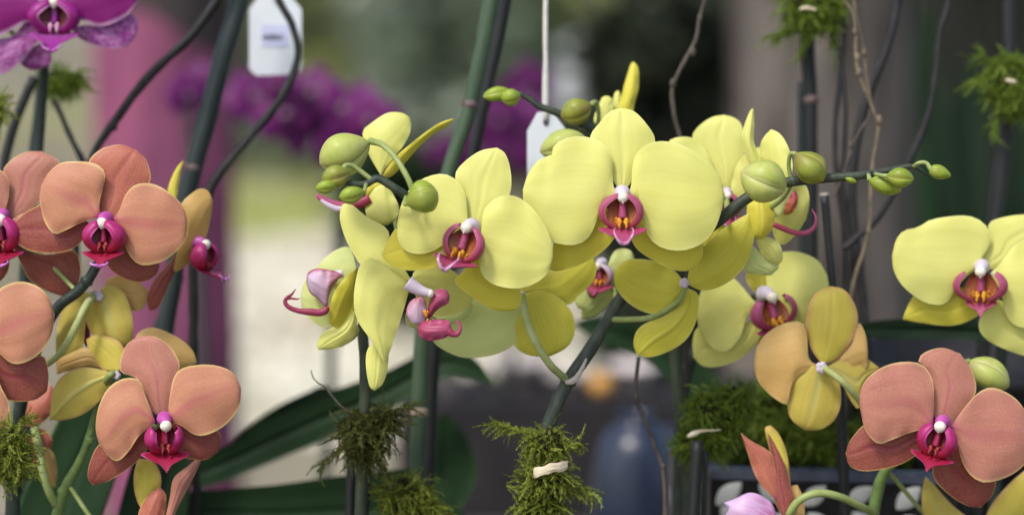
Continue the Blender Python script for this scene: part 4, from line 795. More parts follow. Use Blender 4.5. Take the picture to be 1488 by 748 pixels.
# ================================================================== stakes
def stake(pts, r, d, mat, label, nodes=(), name='stake', cat='stake', group=None, cutend=False, foot=True, wob=0.05):
    P = list(pts)
    w = P3(P, d); rr = [px_m(r, d)] * len(w) if not isinstance(r, (list, tuple)) else [px_m(x, d) for x in r]
    if foot:
        a, b = w[-2], w[-1]; dirn = (b - a).normalized()
        if dirn.z > -0.3: dirn = Vector((dirn.x * 0.3, 0, -1)).normalized()
        t = (b.z - BENCH) / -dirn.z
        foot_p = b + dirn * t if abs(dirn.x * t) < 0.12 else Vector((b.x + 0.12 * (1 if dirn.x > 0 else -1), b.y, BENCH))
        w.append(Vector((foot_p.x, foot_p.y, BENCH - 0.002))); rr.append(rr[-1])
    mb = MB(); mb.tube(w, rr, 0, 14, max(24, len(w) * 10), wob)
    o = mb.build(name, [M[mat]], None, origin=Vector((w[-1].x, w[-1].y, BENCH)))
    tag(o, label, cat, group)
    for nx, ny, nr, nm in nodes:
        mb = MB(); c = W(nx, ny, d); q = px_m(nr, d)
        # direction of the stake near the node
        k = min(range(len(P) - 1), key=lambda i: abs((P[i][1] + P[i + 1][1]) / 2 - ny)); t = (w[k] - w[k + 1]).normalized()
        mb.tube([c - t * q * 0.5, c - t * q * 0.15, c + t * q * 0.15, c + t * q * 0.5], [q * 0.92, q * 1.07, q * 1.04, q * 0.9], 0, 14, 10, 0.15)
        mb.build('node', [M[nm]], o)
    if cutend:
        mb = MB(); t = (w[0] - w[1]).normalized(); mb.tube([w[0] - t * 0.0004, w[0] + t * 0.0012], [rr[0] * 0.96, rr[0] * 0.90], 0, 14, 4)
        mb.build('cut_end', [M['cut']], o)
    return o
def twig(pts, r0, r1, d, mat, label, buds=(), foot=False, group=None):
    w = P3(pts, d); n = len(w); mb = MB()
    rr = [px_m(r0 + (r1 - r0) * i / (n - 1), d) for i in range(n)]
    if foot:
        b = w[-1]; w.append(Vector((b.x, b.y, (b.z + BENCH) / 2))); w.append(Vector((b.x + 0.004, b.y, BENCH - 0.002))); rr += [rr[-1]] * 2
    mb.tube(w, rr, 0, 10, max(30, n * 10), 0.35)
    for bx, by, br in buds:
        mb.ball(W(bx, by, d - 0.0005), px_m(br, d), 0, (0.9, 0.9, 1.5), 6, 8)
    o = mb.build('twig', [M[mat]], None, origin=Vector((w[-1].x, w[-1].y, w[-1].z)))
    return tag(o, label, 'twig', group)

stake([(352, -60), (345, 10), (322, 90), (300, 175), (281, 243), (262, 330), (250, 420), (240, 480), (232, 600), (226, 740)], [14, 14, 14, 14, 14, 13.5, 13, 13, 12, 12], 1.345, 'stakeg', 'thick dark teal stake leaning beside the pink post, with one pale node', [(281, 243, 14, 'node')])
stake([(262, 400), (240, 450), (222, 500), (205, 600), (195, 740)], 7, 1.36, 'staked', 'dark thin stake behind the peach profile flower')
stake([(722, -60), (712, 10), (684, 150), (655, 240), (632, 330), (620, 420), (612, 520), (609, 600), (606, 700), (604, 800)], [12, 12, 11.5, 11, 11, 11.5, 12, 12, 12, 12], 1.305, 'stakel', 'tall green stake slanting up behind the left yellow orchid, with a brown node', [(684, 152, 12.5, 'node'), (609, 598, 13, 'nodel')])
stake([(742, -60), (732, 20), (712, 110), (690, 215), (668, 330), (640, 450), (628, 560), (622, 700)], 9, 1.325, 'staked', 'black stake right behind the tall green stake')
stake([(1172, 30), (1174, 80), (1178, 150), (1178, 260), (1178, 380), (1180, 520), (1182, 700)], [11, 10.5, 9.5, 10, 10, 10, 10], 1.37, 'staked', 'dark upright stake below the upper moss clump, ringed by a mauve node', [(1179, 145, 11, 'node')])
stake([(1166, 120), (1165, 220), (1167, 380), (1170, 560), (1172, 700)], 6, 1.385, 'stakeg', 'slim teal stake half hidden behind the mauve ringed stake')
stake([(1466, -60), (1466, 40), (1468, 110), (1465, 170), (1455, 250), (1445, 330), (1432, 450), (1425, 600)], [8, 8, 8, 10, 10.5, 10.5, 10, 10], 1.365, 'staked', 'dark stake near the right edge through a moss clump', [(1473, 168, 10, 'node')])
stake([(1472, 170), (1452, 230), (1441, 320), (1428, 440), (1418, 600)], 6, 1.37, 'stakeg', 'teal stake leaning against the dark one at the right edge', foot=True)
stake([(1198, 284), (1202, 330), (1208, 400), (1214, 470), (1220, 560), (1224, 640), (1228, 740)], [7, 6.5, 6.5, 6.5, 7, 8, 8], 1.285, 'staked', 'thin black stick with a pale cut top behind the apricot flower', cutend=True)
stake([(512, 600), (510, 680), (508, 760)], 7, 1.268, 'staked', 'grey stick coming out below the olive moss clump, left of a pair', group='sticks below the olive moss')
stake([(541, 600), (536, 680), (530, 760)], 5.5, 1.275, 'staked', 'slim dark stick coming out below the olive moss clump, right of a pair', group='sticks below the olive moss')
stake([(60, 105), (58, 150), (48, 240), (46, 330)], 8, 1.375, 'stakeg', 'teal stake under the purple orchid')
stake([(50, 112), (25, 170), (8, 230), (-5, 330)], 7, 1.36, 'staked', 'dark stake leaning left under the purple orchid')
stake([(1014, 640), (1010, 700), (1006, 770)], 9, 1.262, 'staked', 'dark stake below the moss clump in front of the patterned planter')
stake([(1026, 655), (1024, 700), (1022, 770)], 4, 1.27, 'stakeg', 'slim teal rod below the moss clump in front of the patterned planter')
stake([(795, 660), (793, 720), (790, 800)], 6, 1.255, 'staked', 'dark stick inside the tied moss clump')

# ================================================================== twigs
twig([(335, -40), (315, 0), (292, 35), (268, 62), (235, 92), (205, 125), (180, 158), (155, 192), (140, 215), (128, 250), (118, 300), (110, 380)], 7, 6, 1.335, 'twigd', 'wavy black branch rising to the right in front of the pink post', [(166, 182, 6)], True)
twig([(395, -40), (405, 0), (424, 35), (433, 68), (430, 98), (415, 132), (392, 165), (362, 200), (335, 232), (312, 262), (302, 285), (285, 330), (280, 420)], 5, 7, 1.34, 'twigd', 'black branch bowing round the white price tag', (), True)
twig([(1030, -40), (1024, 0), (1016, 30), (1012, 55), (1002, 75), (992, 95), (982, 115), (977, 128), (977, 150), (982, 178), (988, 200), (995, 260), (1000, 330)], 2.8, 3.4, 1.30, 'twigb', 'thin brown twig with small knots above the wide yellow flower', [(1017, 27, 4.5), (1007, 76, 5), (978, 122, 5.5)], True)
twig([(1222, -30), (1228, 2), (1238, 16), (1243, 45), (1243, 75), (1247, 105), (1258, 132), (1265, 150), (1272, 168), (1277, 178), (1274, 205), (1270, 225), (1266, 260), (1265, 300), (1262, 335), (1253, 370), (1243, 400), (1235, 440), (1230, 500), (1228, 580)], 2.1, 3.0, 1.30, 'twigt', 'tan twig with pale knots crossing the stem with the end buds', [(1242, 47, 4), (1246, 84, 4.5), (1248, 106, 5), (1277, 175, 5.5), (1262, 337, 4)], True)
twig([(1238, -30), (1243, 20), (1252, 60), (1256, 78), (1260, 115), (1264, 140), (1268, 160)], 2.0, 2.0, 1.305, 'twigt', 'thin straight tan twig beside the knotted tan one', [(1256, 77, 4)])
twig([(1264, 160), (1262, 172), (1250, 190), (1240, 210), (1232, 235), (1222, 262), (1212, 285)], 2.0, 2.0, 1.302, 'twigb', 'short grey twig branching down left from the tan twigs', [(1237, 211, 4)])
twig([(1310, -40), (1303, 15), (1290, 65), (1275, 105), (1262, 135), (1252, 175), (1243, 215), (1238, 260), (1240, 320), (1248, 380), (1255, 440), (1258, 520)], 6.5, 7, 1.345, 'twigd', 'thick black branch curving down behind the tan twigs', (), True)
twig([(1385, -40), (1377, 10), (1366, 50), (1360, 100), (1355, 140), (1345, 180), (1330, 215), (1315, 245), (1295, 285), (1272, 320), (1245, 345), (1225, 362)], 4.6, 5, 1.335, 'twigd', 'long dark branch sweeping from the top right down to the left', ())
twig([(1228, -30), (1226, 60), (1222, 90), (1220, 120), (1216, 150), (1213, 190), (1215, 240), (1222, 300), (1228, 400)], 3.5, 4, 1.36, 'twigd', 'fine black twig left of a pair beside the mauve ringed stake', (), True, 'fine twigs beside the stake')
twig([(1216, 70), (1222, 95), (1226, 130), (1228, 170), (1226, 220), (1224, 260), (1232, 330), (1238, 420)], 3.2, 4, 1.35, 'twigd', 'fine black twig right of a pair beside the mauve ringed stake', (), True, 'fine twigs beside the stake')
twig([(928, 520), (925, 545), (924, 578), (932, 600), (942, 622), (952, 650), (963, 680), (966, 720), (966, 790)], 2.6, 3.6, 1.265, 'twigb', 'thin bare twig rising from below beside the tied moss', [(924, 578, 4), (964, 678, 4)], True)
twig([(78, 145), (90, 170), (105, 205), (118, 230), (128, 260)], 4, 4.5, 1.36, 'twigd', 'short dark twig below the purple orchid')
twig([(452, 538), (455, 548), (462, 556), (472, 562), (492, 586), (510, 600)], 0.8, 1.4, 1.24, 'twigb', 'hair thin curled twig sticking out of the olive moss')

# ================================================================== moss
def moss(name, lobes, d, mat, n, label, flen=(12, 24), depth=1.0, core=True, cat='moss', wisps=(), dens=20, leafl=2.0):
    """lobes: (x, y, rx, ry) in photo pixels; fronds with small leaves grow out of each"""
    mb = MB()
    def frond(p, dirn, L):
        steps = max(5, int(dens * L / 20)); up = Vector((random.uniform(-1, 1), random.uniform(-1, 1), random.uniform(-1, 1))).normalized()
        side = dirn.cross(up).normalized(); q = p.copy(); dd = dirn.copy(); st = L * 0.001 / steps
        bend = Vector((random.uniform(-.8, .8), random.uniform(-.8, .8), random.uniform(-1.0, .3)))
        for i in range(steps):
            dd = (dd + bend * (1.6 / steps)).normalized(); q2 = q + dd * st
            t = i / steps; wd = 0.00022
            b = len(mb.v)
            mb.v += [tuple(q - side * wd), tuple(q + side * wd), tuple(q2 + side * wd * .9), tuple(q2 - side * wd * .9)]; mb.uv += [(0, 0)] * 4
            mb.f.append((b, b + 1, b + 2, b + 3)); mb.m.append(0)
            ll = leafl * 0.001 * (1 - 0.55 * t) * random.uniform(0.7, 1.2)
            for sg in (-1, 1):
                ld = (side * sg * 0.9 + dd * 0.75 + up * random.uniform(-.5, .5)).normalized(); wv = ld.cross(up).normalized() * ll * 0.20
                b = len(mb.v); m = q + ld * ll * 0.5
                mb.v += [tuple(q), tuple(m - wv), tuple(q + ld * ll), tuple(m + wv)]; mb.uv += [(0, 0)] * 4
                mb.f.append((b, b + 1, b + 2, b + 3)); mb.m.append(0)
            q = q2
    tot = sum(l[2] * l[3] for l in lobes)
    for (x, y, rx, ry) in lobes:
        c = W(x, y, d); ax = px_m(rx, d); ay = px_m(ry, d); az = min(ax, ay) * depth
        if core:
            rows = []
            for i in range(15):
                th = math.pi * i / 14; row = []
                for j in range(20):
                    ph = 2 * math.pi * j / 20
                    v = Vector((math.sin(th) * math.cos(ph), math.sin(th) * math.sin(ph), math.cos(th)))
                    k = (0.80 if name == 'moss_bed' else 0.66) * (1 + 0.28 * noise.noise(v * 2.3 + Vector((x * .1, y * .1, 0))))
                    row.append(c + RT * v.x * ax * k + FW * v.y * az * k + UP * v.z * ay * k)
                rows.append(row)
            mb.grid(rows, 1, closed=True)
        for _ in range(int(1.45 * n * rx * ry / tot)):
            v = Vector((random.gauss(0, 1), random.gauss(0, 1), random.gauss(0, 1))).normalized()
            if v.y > 0.45: v.y = -v.y
            k = random.uniform(0.45, 0.85)
            p = c + RT * v.x * ax * k + FW * v.y * az * k + UP * v.z * ay * k
            dr = ((RT * v.x + FW * v.y * 0.7 + UP * v.z) * 0.55 + Vector((random.uniform(-1, 1), random.uniform(-1, 1), random.uniform(-1.3, .55)))).normalized()
            frond(p, dr, random.uniform(*flen) * random.uniform(0.6, 1.0))
    for (x0, y0, x1, y1, k, L) in wisps:
        for _ in range(k):
            t = random.random(); p = W(x0 + (x1 - x0) * t + random.uniform(-3, 3), y0 + (y1 - y0) * t + random.uniform(-3, 3), d + random.uniform(-.006, .006))
            a = W(x1, y1, d) - W(x0, y0, d); dr = (a.normalized() + Vector((random.uniform(-.7, .7), random.uniform(-.5, .5), random.uniform(-.9, .4)))).normalized()
            frond(p, dr, random.uniform(L * .5, L))
    o = mb.build(name, [M[mat], M['core']], None, smooth=False, origin=W(lobes[0][0], lobes[0][1] + lobes[0][3] * .5, d))
    return tag(o, label, cat)
moss('moss_clump', [(530, 630, 46, 44), (560, 610, 28, 22)], 1.246, 'mosso', 330, 'dark olive moss clump wrapped round the stick under the left yellow orchid', (9, 20), wisps=[(510, 640, 468, 672, 22, 15), (560, 600, 592, 588, 16, 16), (545, 660, 560, 690, 8, 14)])
moss('moss_clump', [(795, 645, 42, 30), (790, 695, 48, 36), (785, 735, 44, 26)], 1.222, 'moss', 420, 'yellow green moss clump bound with a cream strip to the middle stem', (8, 17), wisps=[(775, 632, 722, 612, 34, 14), (800, 690, 862, 716, 40, 15), (820, 650, 842, 640, 16, 12)])
moss('moss_clump', [(590, 720, 46, 36), (615, 742, 40, 26)], 1.265, 'moss', 420, 'bright green moss clump at the bottom beside the ringed stake', (8, 18))
moss('moss_clump', [(1172, 12, 44, 46), (1202, 8, 28, 50)], 1.355, 'mossb', 560, 'bright moss clump at the top edge wrapped on the dark upright stake', (7, 15), wisps=[(1160, 40, 1118, 52, 40, 15), (1205, 45, 1212, 70, 14, 16), (1172, 50, 1158, 82, 8, 16)])
moss('moss_clump', [(1462, 118, 36, 50), (1478, 130, 30, 50)], 1.352, 'mossb', 480, 'bright moss clump on the stake at the right edge', (7, 16), wisps=[(1445, 95, 1425, 78, 12, 18), (1450, 110, 1408, 122, 14, 16), (1455, 150, 1446, 185, 16, 16)])
moss('moss_clump', [(1035, 605, 54, 48), (1020, 640, 48, 32), (1062, 590, 40, 40)], 1.285, 'mossb', 800, 'green moss clump before the planter with a pale chip on its face', (6, 13), wisps=[(1010, 640, 985, 648, 24, 12), (1008, 650, 1010, 690, 8, 14)])
moss('moss_clump', [(12, 660, 34, 52), (22, 640, 24, 24)], 1.195, 'moss', 330, 'moss clump at the lower left edge round the stem of the peach orchid', (8, 16), wisps=[(25, 615, 40, 608, 14, 12), (30, 670, 48, 675, 16, 12)])
moss('moss_clump', [(85, 118, 36, 20), (108, 118, 18, 16)], 1.365, 'mossb', 200, 'blurred moss clump hanging under the purple orchid', (8, 16))
moss('moss_clump', [(-6, 158, 14, 26)], 1.29, 'moss', 90, 'small moss tuft at the left edge below the purple orchid', (8, 14))
moss('moss_clump', [(1120, 600, 46, 46), (1165, 620, 60, 52), (1225, 645, 46, 44)], 1.36, 'mossb', 900, 'wide mound of green moss behind the apricot flower', (8, 16))
moss('moss_bed', [(1120, 640, 90, 55), (1210, 620, 80, 70), (1290, 630, 70, 70), (1180, 670, 100, 36), (1090, 590, 50, 40), (1250, 690, 80, 26), (1350, 650, 70, 60)], 1.40, 'mossd', 3600, 'broad bed of deep green moss filling the patterned planter', (9, 20), 0.9)
mb = MB(); mb.tube(P3([(999, 634), (1008, 630), (1020, 626), (1038, 625), (1048, 624)], 1.263), [px_m(r, 1.263) for r in (2, 4.5, 2, 1.2, 0.8)], 0, 8, 14, 0.2)
tag(mb.build('wood_chip', [M['raffia']], None), 'small pale wood chip stuck on the green moss clump', 'wood chip')
mb = MB(); rows = []
for i in range(15):
    t = i / 14; x = 775 + 50 * t; y = 686 - 11 * t + 2.0 * math.sin(t * 9) * .4; dd = 1.222 - px_m(62, 1.22) * 0.75 * math.sin(math.pi * (0.18 + 0.64 * t)) ** .6
    h = 7.2 + 0.8 * math.sin(t * 17)
    rows.append([W(x + 1, y - h, dd), W(x, y - h * .4, dd - .0006), W(x, y + h * .4, dd - .0006), W(x - 1, y + h, dd), W(x, y + h * .4, dd + .0006), W(x, y - h * .4, dd + .0006)])
mb.grid(rows, 0, closed=True); mb.cap(0, 0, 6, 0, True); mb.cap(0, 14, 6)
tag(mb.build('binding_strip', [M['raffia']], None, smooth=False), 'short cream strip bound across the yellow green moss clump', 'tie')
mb = MB(); mb.tube(P3([(1162, 14), (1172, 12), (1186, 15)], 1.318), [px_m(r, 1.32) for r in (2, 3.5, 2)], 0, 8, 10, 0.2)
tag(mb.build('binding_strip', [M['raffia']], None), 'blurred cream tie on the moss clump at the top edge', 'tie')
mb = MB(); mb.tube(P3([(1461, 116), (1468, 118), (1476, 119)], 1.318), [px_m(r, 1.32) for r in (2, 3.5, 2)], 0, 8, 10, 0.2)
tag(mb.build('binding_strip', [M['raffia']], None), 'cream tie on the moss clump at the right edge', 'tie')

# ================================================================== tags
def card(poly, d, thick, mat, name, parent=None, hole=None):
    me = bmesh.new(); n = 24
    front = [me.verts.new(W(x, y, d)) for x, y in poly]; f = me.faces.new(front)
    r = bmesh.ops.extrude_face_region(me, geom=[f]); vs = [g for g in r['geom'] if isinstance(g, bmesh.types.BMVert)]
    bmesh.ops.translate(me, verts=vs, vec=FW * thick); bmesh.ops.recalc_face_normals(me, faces=me.faces)
    v = [tuple(x.co) for x in me.verts]; me.verts.index_update(); fs = [tuple(q.index for q in p.verts) for p in me.faces]; me.free()
    return add_obj(name, v, fs, M[mat], parent, smooth=False)
o = card([(377, -8), (420, -8), (438, 14), (438, 98), (432, 108), (372, 110), (362, 100), (362, 14)], 1.385, 0.0006, 'tag', 'price_tag')
tag(o, 'white card tag with clipped corners and a lilac sticker behind the bowed branch', 'tag')
card([(380, 36), (420, 36), (420, 68), (380, 68)], 1.3845, 0.0003, 'sticker', 'sticker', o)
mb = MB()
for i, (gx, w, seg) in enumerate(((382, 4, 'h'), (387, 4, 'h'), (392, 4, 'o'), (397, 4, 'o'), (402, 2, 'i'), (406, 4, 'o'))):   # small grey word, too blurred to read in the photograph
    y0, y1 = 50, 58
    for sx in ((gx, gx + w - 1) if seg != 'i' else (gx,)):
        a, b = W(sx, y1, 1.3840), W(sx + 1.2, y0, 1.3841); mb.box((min(a.x, b.x), a.y, a.z), (max(a.x, b.x), a.y + 0.0002, b.z))
    for yy in ((53.5,) if seg == 'h' else (50, 57) if seg == 'o' else ()):
        a, b = W(gx, yy + 1.1, 1.3840), W(gx + w, yy, 1.3841); mb.box((a.x, a.y, a.z), (b.x, a.y + 0.0002, b.z))
mb.build('printed_word', [M['ink']], o, smooth=False)
mb = MB(); mb.tube(P3([(400, 4), (402, -40), (410, -110)], 1.384), [px_m(2.5, 1.38)] * 3, 0, 8, 12); mb.build('string', [M['string']], o)
o = card([(781, 163), (803, 163), (822, 188), (822, 262), (812, 272), (770, 272), (766, 262), (766, 190)], 1.288, 0.0006, 'tag', 'price_tag')
tag(o, 'white card tag hanging on a string behind the olive buds', 'tag')
mb = MB(); c = W(793, 177, 1.2876); q = px_m(3.4, 1.288)
mb.grid([[c + RT * math.cos(2 * math.pi * j / 16) * q * k + UP * math.sin(2 * math.pi * j / 16) * q * 1.4 * k - FW * z for j in range(16)] for k, z in ((1.25, 0), (1.1, .0004), (0.7, .0003), (0.05, .0002))], 0, closed=True)
mb.build('eyelet', [M['hole']], o)
mb = MB(); mb.tube(P3([(794, -110), (793, 0), (792.5, 80), (793, 150), (793, 176)], 1.287), [px_m(r, 1.287) for r in (3.6, 3.6, 3.6, 5, 3)], 0, 8, 30, 0.25); mb.build('string', [M['string']], o)

# ================================================================== planter, black pot and vase
M['plb'] = simple_mat('planter_black', (0.010, 0.010, 0.012), (0.016, 0.016, 0.019), 120, 0.5, 0.25)
M['plr'] = simple_mat('planter_rim', (0.06, 0.075, 0.12), (0.09, 0.11, 0.16), 120, 0.25, 0.6)
M['pll'] = simple_mat('planter_side', (0.10, 0.085, 0.07), (0.14, 0.12, 0.10), 120, 0.5, 0.4)
M['plw'] = simple_mat('planter_leaf_white', (0.76, 0.78, 0.74), (0.68, 0.70, 0.66), 200, 0.45, 0.4)
def quadbox(name, tl, tr, br, bl, back, mat, parent=None, origin=None):
    v = [tl, tr, br, bl] + [p + back for p in (tl, tr, br, bl)]
    f = [(3, 2, 1, 0), (4, 5, 6, 7), (0, 1, 5, 4), (1, 2, 6, 5), (2, 3, 7, 6), (3, 0, 4, 7)]
    return add_obj(name, v, f, M[mat], parent, smooth=False, origin=origin)
corner = W(1033, 690, 1.335); a_r = W(1345, 762, 1.30); l_r = W(968, 650, 1.44)
base_z = BENCH
o = thing('planter', (corner.x, corner.y, base_z), 'black planter with a white leaf pattern and a bluish rim under the moss bed', 'planter')
def dropz(p): return Vector((p.x, p.y, base_z))
corner.z = W(1033, 690, 1.335).z; a_t = Vector((a_r.x, corner.y - 0.012, corner.z)); l_t = Vector((l_r.x, corner.y + 0.075, corner.z))
u1 = (a_t - corner).normalized(); u2 = (l_t - corner).normalized(); n1 = Vector((u1.y, -u1.x, 0)); n1 = n1 if n1.y < 0 else -n1; n2 = Vector((u2.y, -u2.x, 0)); n2 = n2 if n2.x < 0 else -n2
len1 = 0.135; len2 = (l_t - corner).length
quadbox('wall', corner, corner + u1 * len1, dropz(corner + u1 * len1), dropz(corner), -n1 * 0.006, 'plb', o)
quadbox('wall', l_t, corner - u2 * 0.0 + n2 * 0.001, dropz(corner + n2 * 0.001), dropz(l_t), -n2 * 0.006, 'pll', o)
quadbox('wall', l_t + u1 * len1, corner + u1 * len1 + u2 * .004, dropz(corner + u1 * len1 + u2 * .004), dropz(l_t + u1 * len1), u1 * .006, 'plb', o)
rz = Vector((0, 0, 0.004))
quadbox('rim', corner + rz + n1 * .002, corner + rz + u1 * len1 + n1 * .002, corner + u1 * len1 + n1 * .002 - rz * .4, corner + n1 * .002 - rz * .4, -n1 * 0.009, 'plr', o)
quadbox('soil', corner + u2 * .008 - rz * 3, corner + u1 * len1 + u2 * .008 - rz * 3, corner + u1 * len1 + u2 * .008 - rz * 6, corner + u2 * .008 - rz * 6, u2 * (len2 - .01), 'core', o)
def leafmark(o0, u, n, x, z, L, w, ang):
    c = o0 + u * x + Vector((0, 0, -z)); al = u * math.cos(ang) + Vector((0, 0, 1)) * math.sin(ang); ac = u * -math.sin(ang) + Vector((0, 0, 1)) * math.cos(ang)
    mb = MB(); rows = []
    for i in range(13):
        t = i / 12; h = w * math.sin(math.pi * t) ** .8 * (1.1 - .2 * t)
        rows.append([c + al * (t - .5) * L + ac * h * k + n * (0.0004 + 0.0012 * (1 - k * k) ** .5) for k in (-1, -.8, -.4, 0, .4, .8, 1)])
    mb.grid(rows, 0); return mb
mb_all = []
S = 0.001
k = 0
for i, (x, z, L, w, ang) in enumerate([(10, 10, 17, 4.0, 0.75), (33, 9, 15, 3.6, -0.7), (12, 24, 16, 4, -0.8), (36, 26, 16, 4, 0.7), (57, 10, 15, 3.8, 0.75), (60, 26, 16, 4, -0.75), (82, 9, 15, 3.6, 0.6), (84, 25, 16, 3.8, -0.8), (108, 10, 16, 4, 0.8), (112, 26, 16, 4, -0.7), (22, 40, 16, 4, .75), (48, 41, 16, 4, -.75), (74, 41, 16, 4, .7), (98, 41, 16, 4, -.7)]):
    leafmark(corner, u1, n1, x * S, z * S, L * S * 1.15, w * S * 1.3, ang).build('leaf_motif', [M['plw']], o)
for (x, z, L, w, ang) in [(18, 4, 16, 4.4, 1.35), (38, 6, 17, 5, 1.8), (58, 5, 16, 4.5, 1.3), (20, 22, 17, 4.6, 1.75), (42, 25, 17, 5, 1.35), (62, 24, 16, 4.5, 1.8), (30, 42, 17, 5, 1.5), (54, 44, 17, 5, 1.65)]:
    leafmark(corner + n2 * .001, u2, n2, x * S, z * S, L * S, w * S, ang).build('leaf_motif', [M['plw']], o)
M['potb'] = simple_mat('pot_black_plastic', (0.012, 0.012, 0.013), (0.018, 0.018, 0.02), 120, 0.4, 0.45)
def lathe(name, cx, cy, prof, mats, parent=None, seg=40, origin=None, mi=0, close=True):
    mb = MB(); mb.grid([[Vector((cx + r * math.cos(2 * math.pi * j / seg), cy + r * math.sin(2 * math.pi * j / seg), z)) for j in range(seg)] for r, z in prof], 0, closed=True)
    if close: mb.cap(0, 0, seg); mb.cap(0, len(prof) - 1, seg, 0, True)
    return mb.build(name, mats, parent, origin=origin)
c = W(1400, 512, 1.45)
lathe('plant_pot', c.x, c.y, [(0.0, c.z - .02), (0.066, c.z - .018), (0.07, c.z), (0.074, c.z), (0.074, c.z - .012), (0.070, c.z - .014), (0.055, BENCH), (0.0, BENCH)], [M['potb']], origin=(c.x, c.y, BENCH), close=False)
tag(bpy.data.objects['plant_pot'], 'matt black plastic pot under the broad leaf at the right edge', 'pot')
M['vase'] = simple_mat('vase_blue_glaze', (0.022, 0.032, 0.062), (0.020, 0.028, 0.055), 40, 0.30, 0.6)
c = W(925, 600, 1.80)
pr = [(0.0, 0.004), (0.036, 0.004), (0.034, 0.0), (0.043, 0.02)]
zt = c.z; zb = BENCH; H = zt - zb
prof = [(0.0, zb + .004), (0.024, zb), (0.032, zb + .02 * H / .2), (0.035, zb + .4 * H), (0.033, zb + .65 * H), (0.026, zb + .85 * H), (0.014, zb + .95 * H), (0.012, zb + .985 * H), (0.015, zt), (0.012, zt), (0.009, zt - .01)]
def dense(pr):
    q = spline([(r, 0, z) for r, z in pr[1:]], 50); return [(0.0, pr[0][1])] + [(max(0.001, v.x), v.z) for v in q]
lathe('vase', c.x, c.y, dense(prof), [M['vase']], origin=(c.x, c.y, zb), close=False)
tag(bpy.data.objects['vase'], 'glossy dark blue vase standing out of focus behind the bare twig', 'vase')
c2 = W(985, 625, 1.86)
zt = c2.z; H = zt - zb
prof = [(0.0, zb + .004), (0.020, zb), (0.028, zb + .1 * H), (0.029, zb + .5 * H), (0.026, zb + .8 * H), (0.018, zb + .95 * H), (0.020, zt), (0.016, zt), (0.014, zt - .01)]
o = lathe('vase', c2.x, c2.y, dense(prof), [M['vase']], origin=(c2.x, c2.y, zb), close=False)
tag(o, 'lower dark blue vase beside the patterned planter', 'vase')

# ================================================================== bench, dark table and what stands on it
M['wood'] = simple_mat('bench_wood', (0.09, 0.075, 0.062), (0.05, 0.042, 0.036), 30, 0.7, 0.3, 0.4, stretch=(0.15, 1, 1))
o = thing('display_bench', (0, 1.35, 0), 'weathered wooden bench the orchids stand on', 'bench')
for i in range(9):
    y0 = 0.95 + 0.115 * i; mb = MB(); mb.box((-0.9, y0, BENCH - .022), (0.9, y0 + .108, BENCH)); mb.build('board', [M['wood']], o, smooth=False)
for sx in (-.82, .78):
    for y0 in (1.0, 1.88):
        mb = MB(); mb.box((sx, y0, 0), (sx + .05, y0 + .05, BENCH - .0225)); mb.build('leg', [M['wood']], o, smooth=False)
M['cloth'] = simple_mat('table_cloth_dark', (0.020, 0.019, 0.021), (0.032, 0.029, 0.030), 60, 0.8, 0.2)
ty = 2.35; T0 = W(640, 592, ty / math.cos(PITCH)); tz = T0.z; x0 = W(575, 592, 2.38).x; x1 = W(1260, 592, 2.38).x
rows = []
o = thing('side_table', ((x0 + x1) / 2, ty + .2, 0), 'dark cloth covered table out of focus behind the middle stem', 'table')
mb = MB(); mb.box((x0, ty, tz - .02), (x1, ty + .14, tz)); mb.build('tabletop', [M['cloth']], o, smooth=False)
mb = MB(); rows = []
for k in range(12):
    z = tz - .004 - (tz - .02) * k / 11
    rows.append([Vector((x0 + (x1 - x0) * j / 80, ty - .004 - .010 * (k / 11) * (1 + math.sin(j * .9 + .3 * math.sin(j * .31))) , z)) for j in range(81)])
mb.grid(rows, 0); mb.build('cloth_skirt', [M['cloth']], o)
for xx in (x0 + .03, x1 - .07):
    for yy in (ty + .02, ty + .09):
        mb = MB(); mb.box((xx, yy, 0), (xx + .04, yy + .04, tz - .0205)); mb.build('leg', [M['cloth']], o, smooth=False)
M['highlight'] = simple_mat('pale_highlight', (0.80, 0.72, 0.69), (0.72, 0.64, 0.62), 60, 0.6)
M['highlight2'] = simple_mat('grey_highlight', (0.55, 0.49, 0.48), (0.46, 0.41, 0.40), 60, 0.6)
def highlight(px, py_top, wpx, yoff, mat, label, group=None):  # added pot-shaped blobs imitating bright ground seen out of focus
    d = (ty + yoff + .02) / math.cos(PITCH); t = W(px, py_top, d); r = px_m(wpx / 2, d); h = max(0.02, t.z - tz)
    o = lathe('flower_pot', t.x, t.y, [(0.0, tz + .002), (r * .72, tz), (r * .9, tz + h * .8), (r * 1.0, tz + h * .8), (r * 1.02, tz + h), (r * .92, tz + h), (r * .85, tz + h * .6), (0.0, tz + h * .55)], [M[mat]], origin=(t.x, t.y, tz), close=False)
    return tag(o, label, 'pot', group)
highlight(652, 515, 40, .04, 'highlight', 'tall pale pot shape added as a blurred bright patch right of the ringed stake')
highlight(700, 545, 26, .09, 'highlight2', 'small greyish shape added as a bright patch between the tall one and the middle stem')
highlight(758, 520, 84, .08, 'highlight2', 'wide greyish pot shape added as a bright patch left of the middle stem')
highlight(825, 545, 60, .06, 'highlight2', 'greyish pot shape added as a bright patch left of the round orange ball')
highlight(918, 528, 74, .08, 'highlight', 'wide pale pot shape added as a bright patch right of the round orange ball')
M['orange'] = simple_mat('orange_glaze', (0.80, 0.42, 0.10), (0.70, 0.34, 0.07), 60, 0.4)
d = (ty + .06) / math.cos(PITCH); c = W(873, 586, d); r = px_m(17, d)
mb = MB(); mb.ball((c.x, c.y, tz + r), r, 0, (1, 1, 1), 16, 24)
